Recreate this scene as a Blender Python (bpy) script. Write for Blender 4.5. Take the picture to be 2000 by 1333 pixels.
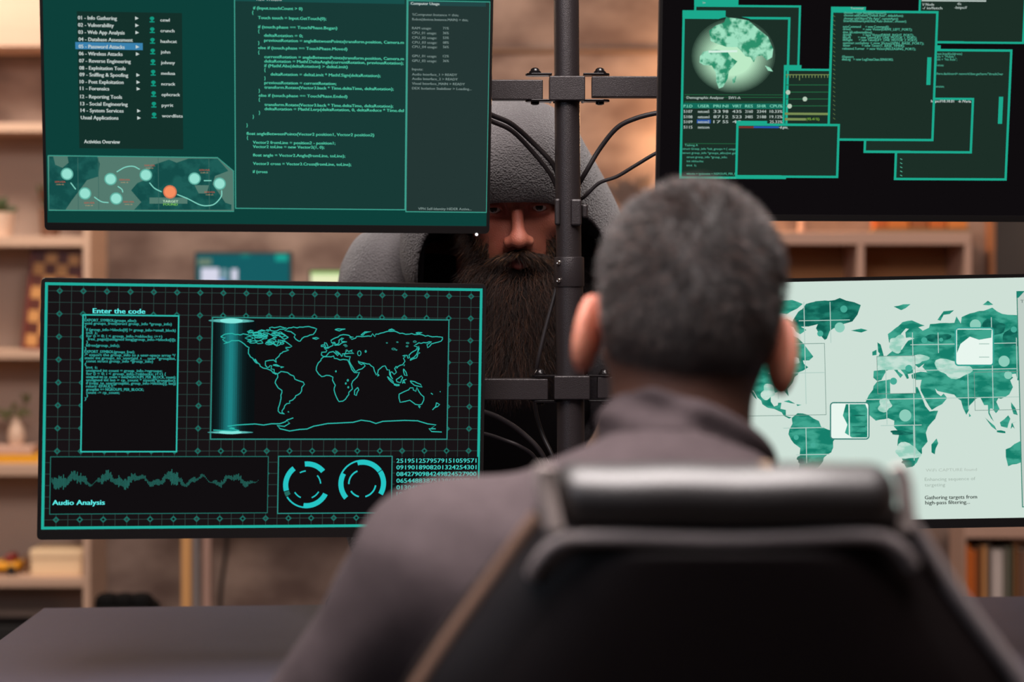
import bpy, bmesh, math, random
import numpy as np
from mathutils import Vector, Matrix
from mathutils.geometry import tessellate_polygon
random.seed(4); rng = np.random.default_rng(4)
PI = math.pi
for o in list(bpy.data.objects): bpy.data.objects.remove(o)
C = bpy.context.scene.collection

# ---------------------------------------------------------------- camera
F = 3575.0; CX, CY, CH = 1000.0, 520.0, 1.31          # focal length in px, principal point, camera height
cam = bpy.data.cameras.new('camera'); camo = bpy.data.objects.new('camera', cam); C.objects.link(camo)
camo.location = (0, 0, CH); camo.rotation_euler = (PI/2, 0, 0)
cam.sensor_width = 36; cam.lens = F/2000*36; cam.shift_y = -(666.5-CY)/2000
cam.dof.use_dof = True; cam.dof.focus_distance = 2.56; cam.dof.aperture_fstop = 2.9
cam.clip_start = .05
bpy.context.scene.camera = camo

# ---------------------------------------------------------------- world, lights, exposure
S = bpy.context.scene
S.view_settings.view_transform = 'Standard'; S.view_settings.look = 'None'
S.view_settings.exposure = 0; S.view_settings.gamma = 1
wd = bpy.data.worlds.new('world'); S.world = wd; wd.use_nodes = True
wd.node_tree.nodes['Background'].inputs[0].default_value = (.5, .42, .38, 1)
wd.node_tree.nodes['Background'].inputs[1].default_value = .035

def area(name, loc, target, size, power, color, sy=None, spread=180):
    l = bpy.data.lights.new(name, 'AREA'); l.energy = power; l.color = color; l.size = size
    if sy: l.shape = 'RECTANGLE'; l.size_y = sy
    l.spread = math.radians(spread)
    o = bpy.data.objects.new(name, l); C.objects.link(o); o.location = loc
    o.rotation_euler = (Vector(target)-Vector(loc)).to_track_quat('-Z', 'Y').to_euler(); return o
area('ceiling_panel_light', (-.05, 1.22, 2.68), (-.05, 1.35, 1), 1.5, 112, (1, .90, .88), 1.2)
area('ceiling_panel_light', (.25, 2.15, 2.72), (0.15, 2.5, 1), .7, 22, (1, .94, .90), .4)
area('front_softbox', (-2.0, -.5, 2.35), (-.3, 2.6, .75), .8, 14, (.70, .82, 1.0), .5)
area('left_ceiling_light', (-2.0, 4.7, 2.72), (-1.4, 5.6, 1.1), 1.0, 50, (1, .87, .75), .5)
area('middle_ceiling_light', (-.7, 4.6, 2.72), (-.7, 5.6, 1.1), .8, 20, (1, .88, .78), .5)
area('background_fill', (1.7, 3.9, 2.70), (1.5, 5.4, .6), .8, 24, (1, .80, .66), .5)

# ---------------------------------------------------------------- helpers
def P(px, py, d): return Vector(((px-CX)/F*d, d, CH-(py-CY)/F*d))
def lin(c):
    c = c/255.0
    return c/12.92 if c <= .04045 else ((c+.055)/1.055)**2.4
def rgb(r, g, b, k=1.0): return (lin(r)*k, lin(g)*k, lin(b)*k, 1)
MATS = {}
def mat(name, col, rough=.6, metal=0, noise=0, nscale=8, bump=0, bscale=200, spec=.5, sss=0, sheen=0, col2=None, aniso=None, coat=0, vor=False):
    if name in MATS: return MATS[name]
    m = bpy.data.materials.new(name); m.use_nodes = True; nt = m.node_tree; b = nt.nodes['Principled BSDF']
    b.inputs['Base Color'].default_value = col; b.inputs['Roughness'].default_value = rough
    b.inputs['Metallic'].default_value = metal; b.inputs['Specular IOR Level'].default_value = spec
    if coat: b.inputs['Coat Weight'].default_value = coat; b.inputs['Coat Roughness'].default_value = .25
    if sss:
        b.inputs['Subsurface Weight'].default_value = sss; b.inputs['Subsurface Scale'].default_value = .012
        b.inputs['Subsurface Radius'].default_value = (1, .3, .15)
    if sheen: b.inputs['Sheen Weight'].default_value = sheen; b.inputs['Sheen Roughness'].default_value = .5
    tc = nt.nodes.new('ShaderNodeTexCoord'); mp = nt.nodes.new('ShaderNodeMapping')
    nt.links.new(tc.outputs['Object'], mp.inputs[0])
    if aniso: mp.inputs['Scale'].default_value = aniso
    if noise or col2:
        n = nt.nodes.new('ShaderNodeTexNoise'); n.inputs['Scale'].default_value = nscale; n.inputs['Detail'].default_value = 6
        nt.links.new(mp.outputs[0], n.inputs['Vector'])
        mx = nt.nodes.new('ShaderNodeMix'); mx.data_type = 'RGBA'
        cr = nt.nodes.new('ShaderNodeMapRange'); cr.inputs[1].default_value = .35; cr.inputs[2].default_value = .65
        nt.links.new(n.outputs[0], cr.inputs[0]); nt.links.new(cr.outputs[0], mx.inputs[0])
        c2 = col2 or tuple(min(1, c*(1-noise)) for c in col[:3])+(1,)
        mx.inputs[6].default_value = col; mx.inputs[7].default_value = c2
        nt.links.new(mx.outputs[2], b.inputs['Base Color'])
    if bump:
        if vor:
            n = nt.nodes.new('ShaderNodeTexVoronoi'); n.inputs['Scale'].default_value = bscale; n.feature = 'SMOOTH_F1'
        else:
            n = nt.nodes.new('ShaderNodeTexNoise'); n.inputs['Scale'].default_value = bscale; n.inputs['Detail'].default_value = 3
        nt.links.new(mp.outputs[0], n.inputs['Vector'])
        bp = nt.nodes.new('ShaderNodeBump'); bp.inputs['Strength'].default_value = min(1, bump); bp.inputs['Distance'].default_value = .002*max(1, bump)
        nt.links.new(n.outputs[0], bp.inputs['Height']); nt.links.new(bp.outputs[0], b.inputs['Normal'])
    MATS[name] = m; return m
def emi(name, col, k=1.0, col2=None, nscale=30, stretch=(1, 1, 1)):
    """a lit patch of a display: emission, optionally mottled between two colours"""
    if name in MATS: return MATS[name]
    m = bpy.data.materials.new(name); m.use_nodes = True; nt = m.node_tree
    nt.nodes.remove(nt.nodes['Principled BSDF']); e = nt.nodes.new('ShaderNodeEmission')
    e.inputs[0].default_value = col; e.inputs[1].default_value = k
    nt.links.new(e.outputs[0], nt.nodes['Material Output'].inputs[0])
    if col2:
        tc = nt.nodes.new('ShaderNodeTexCoord'); mp = nt.nodes.new('ShaderNodeMapping'); mp.inputs['Scale'].default_value = stretch
        n = nt.nodes.new('ShaderNodeTexNoise'); n.inputs['Scale'].default_value = nscale; n.inputs['Detail'].default_value = 4
        cr = nt.nodes.new('ShaderNodeMapRange'); cr.inputs[1].default_value = .42; cr.inputs[2].default_value = .58
        mx = nt.nodes.new('ShaderNodeMix'); mx.data_type = 'RGBA'; mx.inputs[6].default_value = col; mx.inputs[7].default_value = col2
        for a, bb in ((tc.outputs['Object'], mp.inputs[0]), (mp.outputs[0], n.inputs['Vector']), (n.outputs[0], cr.inputs[0]), (cr.outputs[0], mx.inputs[0]), (mx.outputs[2], e.inputs[0])): nt.links.new(a, bb)
    MATS[name] = m; return m
ORG = {}
def empty(name, loc, label, cat, group=None):
    o = bpy.data.objects.new(name, None); o.empty_display_size = .05; C.objects.link(o); o.location = loc
    ORG[o] = Vector(loc); tag(o, label, cat, group); return o
def tag(o, label=None, cat=None, group=None, kind=None):
    if label: o['label'] = label
    if cat: o['category'] = cat
    if group: o['group'] = group
    if kind: o['kind'] = kind
    return o
def link(name, me, parent, org):
    o = bpy.data.objects.new(name, me); C.objects.link(o)
    if parent is not None: o.parent = parent; ORG[o] = org
    else: o.location = org; ORG[o] = org
    return o
def origin_for(parent, V):
    if parent is not None: return ORG[parent]
    a = np.asarray(V); lo = a.min(0); hi = a.max(0)
    return Vector(((lo[0]+hi[0])/2, (lo[1]+hi[1])/2, lo[2]))
class MB:
    def __init__(s): s.v = []; s.f = []; s.m = []
    def add(s, vs, fs, m=0):
        k = len(s.v); s.v += [tuple(v) for v in vs]; s.f += [tuple(i+k for i in f) for f in fs]; s.m += [m]*len(fs); return s
    def box(s, lo, hi, m=0, M=None):
        x0, y0, z0 = lo; x1, y1, z1 = hi
        vs = [(x0,y0,z0),(x1,y0,z0),(x1,y1,z0),(x0,y1,z0),(x0,y0,z1),(x1,y0,z1),(x1,y1,z1),(x0,y1,z1)]
        if M: vs = [M(*v) for v in vs]
        return s.add(vs, [(3,2,1,0),(4,5,6,7),(0,1,5,4),(1,2,6,5),(2,3,7,6),(3,0,4,7)], m)
    def tube(s, pts, r, seg=12, m=0, cap=True, closed=False):
        pts = [Vector(p) for p in pts]; n = len(pts); R = r if hasattr(r, '__len__') else [r]*n
        t0 = (pts[1]-pts[0]).normalized(); up = Vector((0,0,1)) if abs(t0.z) < .9 else Vector((1,0,0))
        a = t0.cross(up).normalized(); vs = []
        for i, p in enumerate(pts):
            t = ((pts[(i+1) % n] if (closed or i < n-1) else p)-(pts[i-1] if (closed or i > 0) else p)).normalized()
            a = (a-t*a.dot(t)).normalized(); b = t.cross(a)
            for k in range(seg):
                q = 2*PI*k/seg; vs.append(p+a*(R[i]*math.cos(q))+b*(R[i]*math.sin(q)))
        fs = []
        for i in range(n if closed else n-1):
            j = (i+1) % n
            for k in range(seg): fs.append((i*seg+k, i*seg+(k+1)%seg, j*seg+(k+1)%seg, j*seg+k))
        if cap and not closed: fs += [tuple(range(seg))[::-1], tuple((n-1)*seg+k for k in range(seg))]
        return s.add(vs, fs, m)
    def lathe(s, prof, c, seg=24, m=0, ax=(0,0,1)):
        az = Vector(ax).normalized(); a = az.orthogonal().normalized(); b = az.cross(a); c = Vector(c); vs = []
        for r, z in prof:
            for k in range(seg):
                q = 2*PI*k/seg; vs.append(c+az*z+a*(r*math.cos(q))+b*(r*math.sin(q)))
        fs = []; n = len(prof)
        for i in range(n-1):
            for k in range(seg): fs.append((i*seg+k, i*seg+(k+1)%seg, (i+1)*seg+(k+1)%seg, (i+1)*seg+k))
        fs += [tuple(range(seg))[::-1], tuple((n-1)*seg+k for k in range(seg))]
        return s.add(vs, fs, m)
    def build(s, name, mats, parent=None, smooth=False, bevel=0, solid=False):
        if not isinstance(mats, (list, tuple)): mats = [mats]
        org = origin_for(parent, s.v)
        me = bpy.data.meshes.new(name); me.from_pydata([Vector(v)-org for v in s.v], [], s.f)
        for m in mats: me.materials.append(m)
        if len(mats) > 1: me.polygons.foreach_set('material_index', s.m)
        if smooth: me.shade_smooth() if hasattr(me, 'shade_smooth') else None
        me.update(); o = link(name, me, parent, org)
        if smooth and not solid:
            try: me.set_sharp_from_angle(angle=math.radians(40))
            except Exception: pass
        if bevel:
            b = o.modifiers.new('bevel', 'BEVEL'); b.width = bevel; b.segments = 3; b.limit_method = 'ANGLE'; b.angle_limit = math.radians(40)
        return o
def spline(pts, n=8):
    pts = [Vector(p) for p in pts]; out = []
    q = [pts[0]*2-pts[1]]+pts+[pts[-1]*2-pts[-2]]
    for i in range(1, len(q)-2):
        for k in range(n):
            t = k/n; a, b, c, d = q[i-1], q[i], q[i+1], q[i+2]
            out.append(.5*((2*b)+(c-a)*t+(2*a-5*b+4*c-d)*t*t+(3*b-a-3*c+d)*t**3))
    out.append(pts[-1]); return out
def nmesh(name, V, Fc, mats, parent=None, fm=None, smooth=True):
    """numpy verts / quads to an object"""
    if not isinstance(mats, (list, tuple)): mats = [mats]
    V = np.asarray(V, float); org = origin_for(parent, V)
    me = bpy.data.meshes.new(name); me.from_pydata((V-np.array(org)).tolist(), [], np.asarray(Fc).tolist())
    for m in mats: me.materials.append(m)
    if fm is not None: me.polygons.foreach_set('material_index', np.asarray(fm, np.int32))
    if smooth: me.polygons.foreach_set('use_smooth', np.ones(len(me.polygons), bool))
    me.update(); return link(name, me, parent, org)

# ---- signed-distance modelling for bodies and cloth
def smin(a, b, k): h = np.clip(.5+.5*(b-a)/k, 0, 1); return b*(1-h)+a*h-k*h*(1-h)
def smax(a, b, k): return -smin(-a, -b, k)
def ell(p, c, r, Rm=None):
    q = p-np.array(c, np.float32)
    if Rm is not None: q = q@np.array(Rm, np.float32)
    r = np.array(r, np.float32); k0 = np.linalg.norm(q/r, axis=1); k1 = np.linalg.norm(q/(r*r), axis=1)+1e-9
    return k0*(k0-1)/k1
def cap(p, a, b, ra, rb=None):
    rb = ra if rb is None else rb
    a = np.array(a, np.float32); b = np.array(b, np.float32); ab = b-a
    t = np.clip(((p-a)@ab)/(ab@ab), 0, 1)
    return np.linalg.norm(p-a-t[:, None]*ab, axis=1)-(ra+(rb-ra)*t)
def rotm(rx=0, ry=0, rz=0):
    return np.array((Matrix.Rotation(rz, 3, 'Z')@Matrix.Rotation(ry, 3, 'Y')@Matrix.Rotation(rx, 3, 'X')))
def nets(f, lo, hi, h):
    lo = np.array(lo, float); n = np.ceil((np.array(hi)-lo)/h).astype(int)+1
    g = np.stack(np.meshgrid(*[np.arange(k) for k in n], indexing='ij'), -1).reshape(-1, 3)
    V = np.empty(len(g), np.float32)
    for i in range(0, len(g), 400000): V[i:i+400000] = f((g[i:i+400000]*h+lo).astype(np.float32))
    V = V.reshape(n); s = V < 0
    cs = tuple(n-1); cnt = np.zeros(cs, np.int8); acc = np.zeros(cs+(3,), np.float32)
    def sl(o): return tuple(slice(o[i], o[i]+cs[i]) for i in range(3))
    cor = [(i, j, k) for i in (0, 1) for j in (0, 1) for k in (0, 1)]
    for a in cor:
        for ax in range(3):
            if a[ax]: continue
            b = list(a); b[ax] = 1
            va, vb = V[sl(a)], V[sl(b)]; m = s[sl(a)] != s[sl(b)]
            t = va[m]/(va[m]-vb[m]); p = np.tile(np.array(a, np.float32), (len(t), 1)); p[:, ax] = t
            acc[m] += p; cnt[m] += 1
    act = cnt > 0; idx = -np.ones(cs, int); idx[act] = np.arange(act.sum())
    ci = np.argwhere(act); verts = (ci+acc[act]/cnt[act][:, None])*h+lo; faces = []
    for ax in range(3):
        u, w = (ax+1) % 3, (ax+2) % 3
        A = [slice(None)]*3; B = [slice(None)]*3; A[ax] = slice(0, n[ax]-1); B[ax] = slice(1, n[ax])
        e = np.argwhere(s[tuple(A)] != s[tuple(B)])
        e = e[(e[:, u] > 0) & (e[:, w] > 0) & (e[:, u] < n[u]-1) & (e[:, w] < n[w]-1)]
        ins = s[tuple(e.T)]; q = []
        for du, dw in ((0, 0), (1, 0), (1, 1), (0, 1)):
            c = e.copy(); c[:, u] -= du; c[:, w] -= dw; q.append(idx[tuple(c.T)])
        q = np.stack(q, 1); q[~ins] = q[~ins][:, ::-1]; faces.append(q)
    return verts, np.concatenate(faces)
def strands(name, roots, dirs, length, rad, mat_, parent, grav=0, curl=0., seg=5, vary=.4, mats=None):
    """many fine tapering hairs as one mesh"""
    n = len(roots); d = dirs/np.linalg.norm(dirs, axis=1)[:, None]; L = length*(1-vary+2*vary*rng.random(n))
    p = roots.copy(); a = np.cross(d, rng.normal(size=(n, 3))); a /= np.linalg.norm(a, axis=1)[:, None]; b = np.cross(d, a)
    V = []; ph = rng.random(n)*6.28
    for i in range(seg+1):
        r = rad*(1-.85*i/seg)
        for k in range(3):
            q = 2*PI*k/3; V.append(p+r*(a*math.cos(q)+b*math.sin(q)))
        d = d+np.array([0, 0, -grav/seg])+curl*(a*np.cos(ph+i*1.9)[:, None]+b*np.sin(ph+i*1.7)[:, None])
        d /= np.linalg.norm(d, axis=1)[:, None]; p = p+d*(L/seg)[:, None]
    V = np.stack(V, 1); st = V.shape[1]; base = (np.arange(n)*st)[:, None]; Fs = []
    for i in range(seg):
        for k in range(3): Fs.append(np.array([i*3+k, i*3+(k+1) % 3, i*3+3+(k+1) % 3, i*3+3+k])[None]+base)
    Fc = np.stack(Fs, 1).reshape(-1, 4); fm = None
    if isinstance(mat_, list): fm = np.repeat(rng.choice(len(mat_), n, p=[.66, .24, .10][:len(mat_)] if len(mat_) == 3 else None), seg*3)
    return nmesh(name, V.reshape(-1, 3), Fc, mat_, parent, fm)

# ================================================================ the room
WY = 5.64
plaster = mat('weathered_plaster', rgb(150,126,113), .9, noise=.3, nscale=5, bump=.6, bscale=9, col2=rgb(100,78,69), aniso=(1,1,1.6))
paint = mat('warm_wall_paint', rgb(120,100,88), .9, noise=.1, nscale=3)
def struct(name, lo, hi, m):
    o = MB().box(lo, hi).build(name, m); tag(o, kind='structure'); return o
struct('floor', (-2.6,-2.6,-.05), (2.6,WY,0), mat('dark_floor', rgb(60,48,42), .5, noise=.25, nscale=5))
struct('ceiling', (-2.6,-2.6,2.8), (2.6,WY,2.85), mat('ceiling_paint', rgb(95,85,80), .9))
struct('wall_back', (-2.6,WY,0), (2.6,WY+.1,2.8), plaster)
struct('wall_left', (-2.7,-2.6,0), (-2.6,WY,2.8), paint)
struct('wall_right', (2.6,-2.6,0), (2.7,WY,2.8), paint)
struct('wall_front', (-2.6,-2.7,0), (2.6,-2.6,2.8), mat('dark_wall', rgb(46,42,42), .9))
b = MB()                                              # rail on the back wall
z0 = P(0, 103, WY).z; b.box((-1.15, WY-.012, z0), (1.35, WY, z0+.012)); tag(b.build('trim_1', mat('rail', rgb(112,84,66), .8), bevel=.003), kind='structure')
xd = P(1936, 0, WY).x
struct('door_1', (xd, WY-.03, 0), (2.35, WY, 2.1), mat('dark_door', rgb(62,54,50), .7, noise=.2, nscale=4))
struct('trim_2', (xd-.016, WY-.05, 0), (xd-.001, WY, 2.14), mat('door_casing', rgb(150,96,60), .6))
struct('baseboard_back', (-1.15, WY-.015, 0), (xd-.012, WY, .09), mat('baseboard', rgb(100,80,68), .7))

# ---------------------------------------------------------------- left bookshelf
D = 5.40
def zz(py, d=D): return P(0, py, d).z
def xx(px, d=D): return P(px, 0, d).x
shelfm = mat('birch_board', rgb(196,160,136), .55, noise=.07, nscale=3, aniso=(1,1,9))
backm = mat('bookshelf_backing', rgb(176,150,134), .8)
sh = empty('bookshelf', (-1.75, D+.1, 0), 'tall pale wooden bookshelf with chessboard and plants, at left of the room', 'bookshelf')
MB().box((xx(162), D, 0), (xx(176), WY-.012, 2.6)).build('side_panel', shelfm, sh, bevel=.002)
MB().box((-2.34, D, 0), (-2.32, WY-.012, 2.6)).build('side_panel', shelfm, sh, bevel=.002)
for a, c in ((240,258),(462,482),(685,702),(908,930),(1130,1148),(1352,1372)):
    MB().box((-2.32, D, zz(c)), (xx(162), WY-.012, zz(a))).build('shelf_board', shelfm, sh, bevel=.002)
MB().box((-2.32, WY-.035, zz(1352)), (xx(162), WY-.018, zz(252))).build('back_panel', backm, sh)
MB().box((-2.32, D+.02, zz(90)), (xx(162), WY-.012, 2.6)).build('upper_cabinet', shelfm, sh, bevel=.003)
# things on it
green = mat('plant_green', rgb(66,76,36), .6, noise=.4, nscale=30); terra = mat('pale_ceramic', rgb(214,180,156), .45)
def leaf(b, base, tip, w, m=0, bend=.01):
    base, tip = Vector(base), Vector(tip); d = tip-base; s = d.cross(Vector((0,1,0)))
    if s.length < 1e-5: s = Vector((1,0,0))
    s = s.normalized()*w; up = Vector((0,-1,0))*bend
    vs = [base, base+d*.35+s+up, base+d*.35-s+up, base+d*.35+up*1.8, base+d*.75+s*.7+up, base+d*.75-s*.7+up, base+d*.75+up*1.8, tip]
    b.add(vs, [(0,1,3),(0,3,2),(1,4,6,3),(3,6,5,2),(4,7,6),(6,7,5)], m)
def potted(name, px, d, zb, rpot, hpot, n, L, w, label, potm, leafm, spread=.8, taper=.8):
    x = xx(px, d); r = empty(name, (x, d, zb), label, 'plant')
    MB().lathe([(rpot*taper, 0), (rpot, hpot), (rpot*.9, hpot), (rpot*.85, hpot-.01)], (x, d, zb), 24).build('pot', potm, r, smooth=True)
    MB().lathe([(rpot*.84, 0), (rpot*.84, .004)], (x, d, zb+hpot-.018), 20).build('soil', mat('soil', rgb(40,30,24), .95), r)
    b = MB()
    for i in range(n):
        a = 2.4*i; e = spread*(.25+.75*((i*.618) % 1)); l = L*(.7+.3*((i*.37) % 1))
        leaf(b, (x, d, zb+hpot-.012), (x+l*math.sin(e)*math.cos(a), d+l*math.sin(e)*math.sin(a)*.8, zb+hpot+l*math.cos(e)), w, 0, .006)
    b.build('foliage', leafm, r, smooth=True); return r
potted('potted_succulent', 2, 5.48, zz(462)+.0005, .040, .073, 46, .055, .012, 'bushy dark green succulent in a pale pot on the second shelf', terra, green, 1.35)
potted('potted_plant', 98, 5.50, zz(462)+.0005, .033, .085, 18, .10, .010, 'plant with red and green leaves in a brown pot, beside the succulent', mat('brown_pot', rgb(104,68,48), .6), mat('red_green_leaf', rgb(96,34,24), .6, col2=rgb(50,66,30), nscale=22), .8)
# folded chessboard
cb = empty('chessboard', (xx(105, 5.5), 5.5, zz(685)), 'folded brown chessboard leaning upright inside the bookshelf', 'board game')
dark = mat('walnut_square', rgb(88,34,14), .4); light = mat('maple_square', rgb(196,136,76), .4); fr = mat('mahogany_frame', rgb(104,36,20), .4)
ang = math.radians(-4.6); ox, oz = xx(50, 5.49), zz(685)+.001; ca, sa = math.cos(ang), math.sin(ang)
def CM(x, y, z):                                       # leaning sideways by a few degrees, and back
    X, Z = x*ca-z*sa, x*sa+z*ca
    return (ox+X, 5.44+y+.10*z, oz+Z+.013)
sq = .0355; w4 = 4*sq; h8 = 8*sq; fw = .012
MB().box((0, .002, 0), (w4+2*fw-.006, .03, h8), M=CM).build('board_case', fr, cb, bevel=.002)
b = MB()
for lo, hi in (((0,-.001,0),(fw,.002,h8)), ((w4+fw-.006,-.001,0),(w4+2*fw-.006,.002,h8)), ((0,-.001,-fw+.002),(w4+2*fw-.006,.002,0)), ((0,-.001,h8-.004),(w4+2*fw-.006,.002,h8+.006))): b.box(lo, hi, M=CM)
b.build('board_frame', fr, cb)
b = MB()
for i in range(4):
    for j in range(8): b.box((fw+i*(sq-.0015), 0, j*sq), (fw+(i+1)*(sq-.0015), .002, (j+1)*sq-.004*0), (i+j) % 2, M=CM)
b.build('playing_squares', [light, dark], cb)
# third cell: vase with a sprig, yellow book and boxes
x0 = xx(32, 5.5); zb = zz(908)
def book(name, lo, hi, m, label, cat='book', group=None):
    """a lying or standing book: cover and page block"""
    r = empty(name, ((lo[0]+hi[0])/2, (lo[1]+hi[1])/2, lo[2]), label, cat, group)
    t = .002; dx, dz = hi[0]-lo[0], hi[2]-lo[2]; b = MB(); g = MB()
    if dz < dx:
        b.box(lo, (hi[0], hi[1], lo[2]+t)); b.box((lo[0], lo[1], hi[2]-t), hi); b.box((lo[0], lo[1], lo[2]), (hi[0], lo[1]+t, hi[2]))
        g.box((lo[0]+.003, lo[1]+t, lo[2]+t), (hi[0]-.003, hi[1]-.003, hi[2]-t))
    else:
        b.box(lo, (lo[0]+t, hi[1], hi[2])); b.box((hi[0]-t, lo[1], lo[2]), hi); b.box(lo, (hi[0], lo[1]+t, hi[2]))
        g.box((lo[0]+t, lo[1]+t, lo[2]+.003), (hi[0]-t, hi[1]-.003, hi[2]-.003))
    b.build('cover', m, r, bevel=.0008); g.build('pages', mat('paper', rgb(210,196,176), .9), r); return r
book('yellow_book', (-2.0, 5.44, zb+.0005), (xx(77, 5.44), 5.56, zb+.024), mat('yellow_cover', rgb(226,160,30), .5), 'yellow book lying flat under the sprig vase on the middle shelf')
bx = MB().box((-1.62, 5.45, zb+.0245), (xx(62, 5.45), 5.55, zb+.048)).build('flat_box', mat('pinkish_card', rgb(200,160,140), .7), bevel=.002)
tag(bx, 'flat pinkish box lying on the yellow book', 'box')
v = empty('sprig_vase', (x0, 5.5, zb+.048), 'pale vase holding a thin green sprig on the flat box', 'vase')
MB().lathe([(.019,0),(.026,.02),(.022,.05),(.011,.072),(.013,.085),(.010,.085),(.009,.07)], (x0, 5.5, zb+.0485), 20).build('vase_body', terra, v, smooth=True)
b = MB(); stems = [((x0,5.5,zb+.06),(xx(34,5.5),5.5,zz(830,5.5)),(xx(20,5.5),5.5,zz(800,5.5))), ((x0,5.5,zb+.06),(xx(40,5.5),5.5,zz(815,5.5)),(xx(52,5.5),5.49,zz(775,5.5))), ((x0,5.5,zb+.06),(xx(28,5.5),5.5,zz(838,5.5)),(xx(8,5.5),5.5,zz(808,5.5)))]
for st in stems: b.tube(spline(st, 5), .002, 6)
for (px, py, qx, qy, w) in ((22,805,4,820,.010),(24,802,34,786,.009),(50,790,60,768,.010),(44,798,38,818,.011),(52,780,44,768,.008),(30,812,12,800,.010),(47,800,62,812,.009),(12,808,-6,800,.01)):
    leaf(b, (xx(px,5.5),5.5,zz(py,5.5)), (xx(qx,5.5),5.495,zz(qy,5.5)), w)
b.build('sprig', mat('sprig_green', rgb(104,104,64), .6), v, smooth=True)
# fourth cell: toy truck, card box, figurine
zb = zz(1130)
t = empty('toy_truck', (-1.53, 5.5, zb), 'yellow toy truck with dark red load on the fourth shelf', 'toy')
xr = xx(36, 5.46)
MB().box((-1.62, 5.45, zb+.014), (xr, 5.53, zb+.036)).build('truck_bed', mat('toy_yellow', rgb(236,160,20), .35), t, bevel=.006)
MB().box((-1.515, 5.455, zb+.036), (xx(27,5.46), 5.525, zb+.058)).build('load', mat('toy_red', rgb(130,34,24), .5), t, bevel=.008)
for wx in (-1.60, xr-.018):
    for wy in (5.446, 5.527): MB().lathe([(.013,0),(.014,.002),(.014,.008),(.013,.01)], (wx, wy-.003, zb+.0145), 16, ax=(0,1,0)).build('wheel', mat('toy_black', rgb(26,22,20), .6), t, smooth=True)
k = empty('card_box', (xx(110,5.5), 5.5, zb), 'cream lidded card box on the fourth shelf', 'box')
cream = mat('cream_card', rgb(240,206,164), .7)
MB().box((xx(60,5.45), 5.45, zb+.0005), (xx(160,5.45), 5.58, zb+.058)).build('box_body', cream, k, bevel=.002)
MB().box((xx(58,5.447), 5.447, zb+.052), (xx(161.5,5.447), 5.583, zb+.075)).build('box_lid', cream, k, bevel=.002)
g = MB().lathe([(.011,0),(.012,.004),(.006,.012),(.009,.026),(.010,.034),(.006,.042),(.007,.048),(.0035,.054)], (xx(51,5.5), 5.5, zb+.0005), 16).build('wooden_figurine', mat('figurine_wood', rgb(130,90,56), .6), smooth=True)
tag(g, 'small brown turned figurine between the toy truck and the cream box', 'figurine')
k = empty('storage_box', (-1.6, 5.5, zz(1352)), 'black storage box at the bottom of the bookshelf', 'storage box')
bk = mat('black_card', rgb(18,15,14), .7)
MB().box((-1.95, 5.43, zz(1352)+.0005), (xx(92,5.43), 5.58, zz(1240))).build('box_body', bk, k, bevel=.003)
MB().box((-1.955, 5.425, zz(1240)-.03), (xx(92,5.43)+.004, 5.585, zz(1228))).build('box_lid', bk, k, bevel=.003)

# ---------------------------------------------------------------- right shelf, lamp and things
us = empty('wall_shelf', (1.0, 5.5, .8), 'long pale wall shelf with open compartments behind the right monitors', 'shelf')
rs = mat('rose_board', rgb(178,142,124), .6, noise=.06, nscale=3)
xl, xr = xx(1180), xx(1897)
MB().box((xl, D, zz(478)), (xr, WY, zz(453))).build('shelf_board', rs, us, bevel=.002)
MB().box((xl, D, zz(700)), (xr, WY, zz(680))).build('shelf_board', rs, us, bevel=.002)
for px in (1180, 1430, 1675, 1885): MB().box((xx(px), D+.001, zz(680)), (xx(px)+.02, WY, zz(478))).build('divider', rs, us, bevel=.002)
MB().box((xl+.02, WY-.02, zz(680)), (xr-.02, WY-.001, zz(478))).build('back_panel', mat('brown_backing', rgb(150,100,60), .8), us)
# lamp, hidden behind the upper right screen, that warms this corner
lx = xx(1470, 5.5); lz = zz(453)
lp = empty('table_lamp', (lx, 5.5, lz), 'warm glowing table lamp on the wall shelf behind the upper right screen', 'lamp')
MB().lathe([(.05,0),(.052,.01),(.02,.022),(.014,.04),(.022,.07),(.012,.10)], (lx,5.5,lz+.0005), 24).build('lamp_base', mat('brass', rgb(150,110,60), .35, 1), lp, smooth=True)
MB().tube([(lx,5.5,lz+.10),(lx,5.5,lz+.19)], .005, 8).build('lamp_stem', mat('brass', None), lp)
shade = MB()
for r1, r2 in ((.085,.06),(.083,.058)): 
    vs = []; 
    for z, r in ((lz+.15, r1), (lz+.27, r2)):
        for q in range(32): vs.append((lx+r*math.cos(q*PI/16), 5.5+r*math.sin(q*PI/16), z))
    shade.add(vs, [(q, (q+1)%32, 32+(q+1)%32, 32+q) for q in range(32)])
shade.build('lamp_shade', emi('glowing_shade', (1, .55, .22, 1), 3.0), lp, smooth=True)
pl = bpy.data.lights.new('lamp_bulb', 'POINT'); pl.energy = 24; pl.color = (1, .56, .26); pl.shadow_soft_size = .05
po = bpy.data.objects.new('lamp_bulb', pl); C.objects.link(po); po.location = (lx, 5.44, lz+.315)
potted('dried_plant', 1243, 5.5, lz+.0005, .035, .05, 80, .150, .013, 'small grey brown bushy plant on the wall shelf beside the pole', mat('grey_pot', rgb(110,90,80), .7), mat('dried_leaf', rgb(100,82,74), .8), 1.15)
g = MB().lathe([(.010,0),(.011,.005),(.008,.03),(.011,.06),(.006,.09)], (xx(1565,5.48), 5.48, lz+.0005), 16).build('candle_holder', mat('pinkish_ceramic', rgb(186,150,130), .5), smooth=True)
tag(g, 'slim pinkish candle holder standing on the wall shelf', 'candle holder')
obs = [(1708,1733,.05,(176,86,24)), (1734,1776,.034,(196,110,40)), (1779,1812,.06,(150,84,40)), (1815,1848,.045,(190,96,30)), (1851,1890,.04,(206,120,50))]
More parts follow.
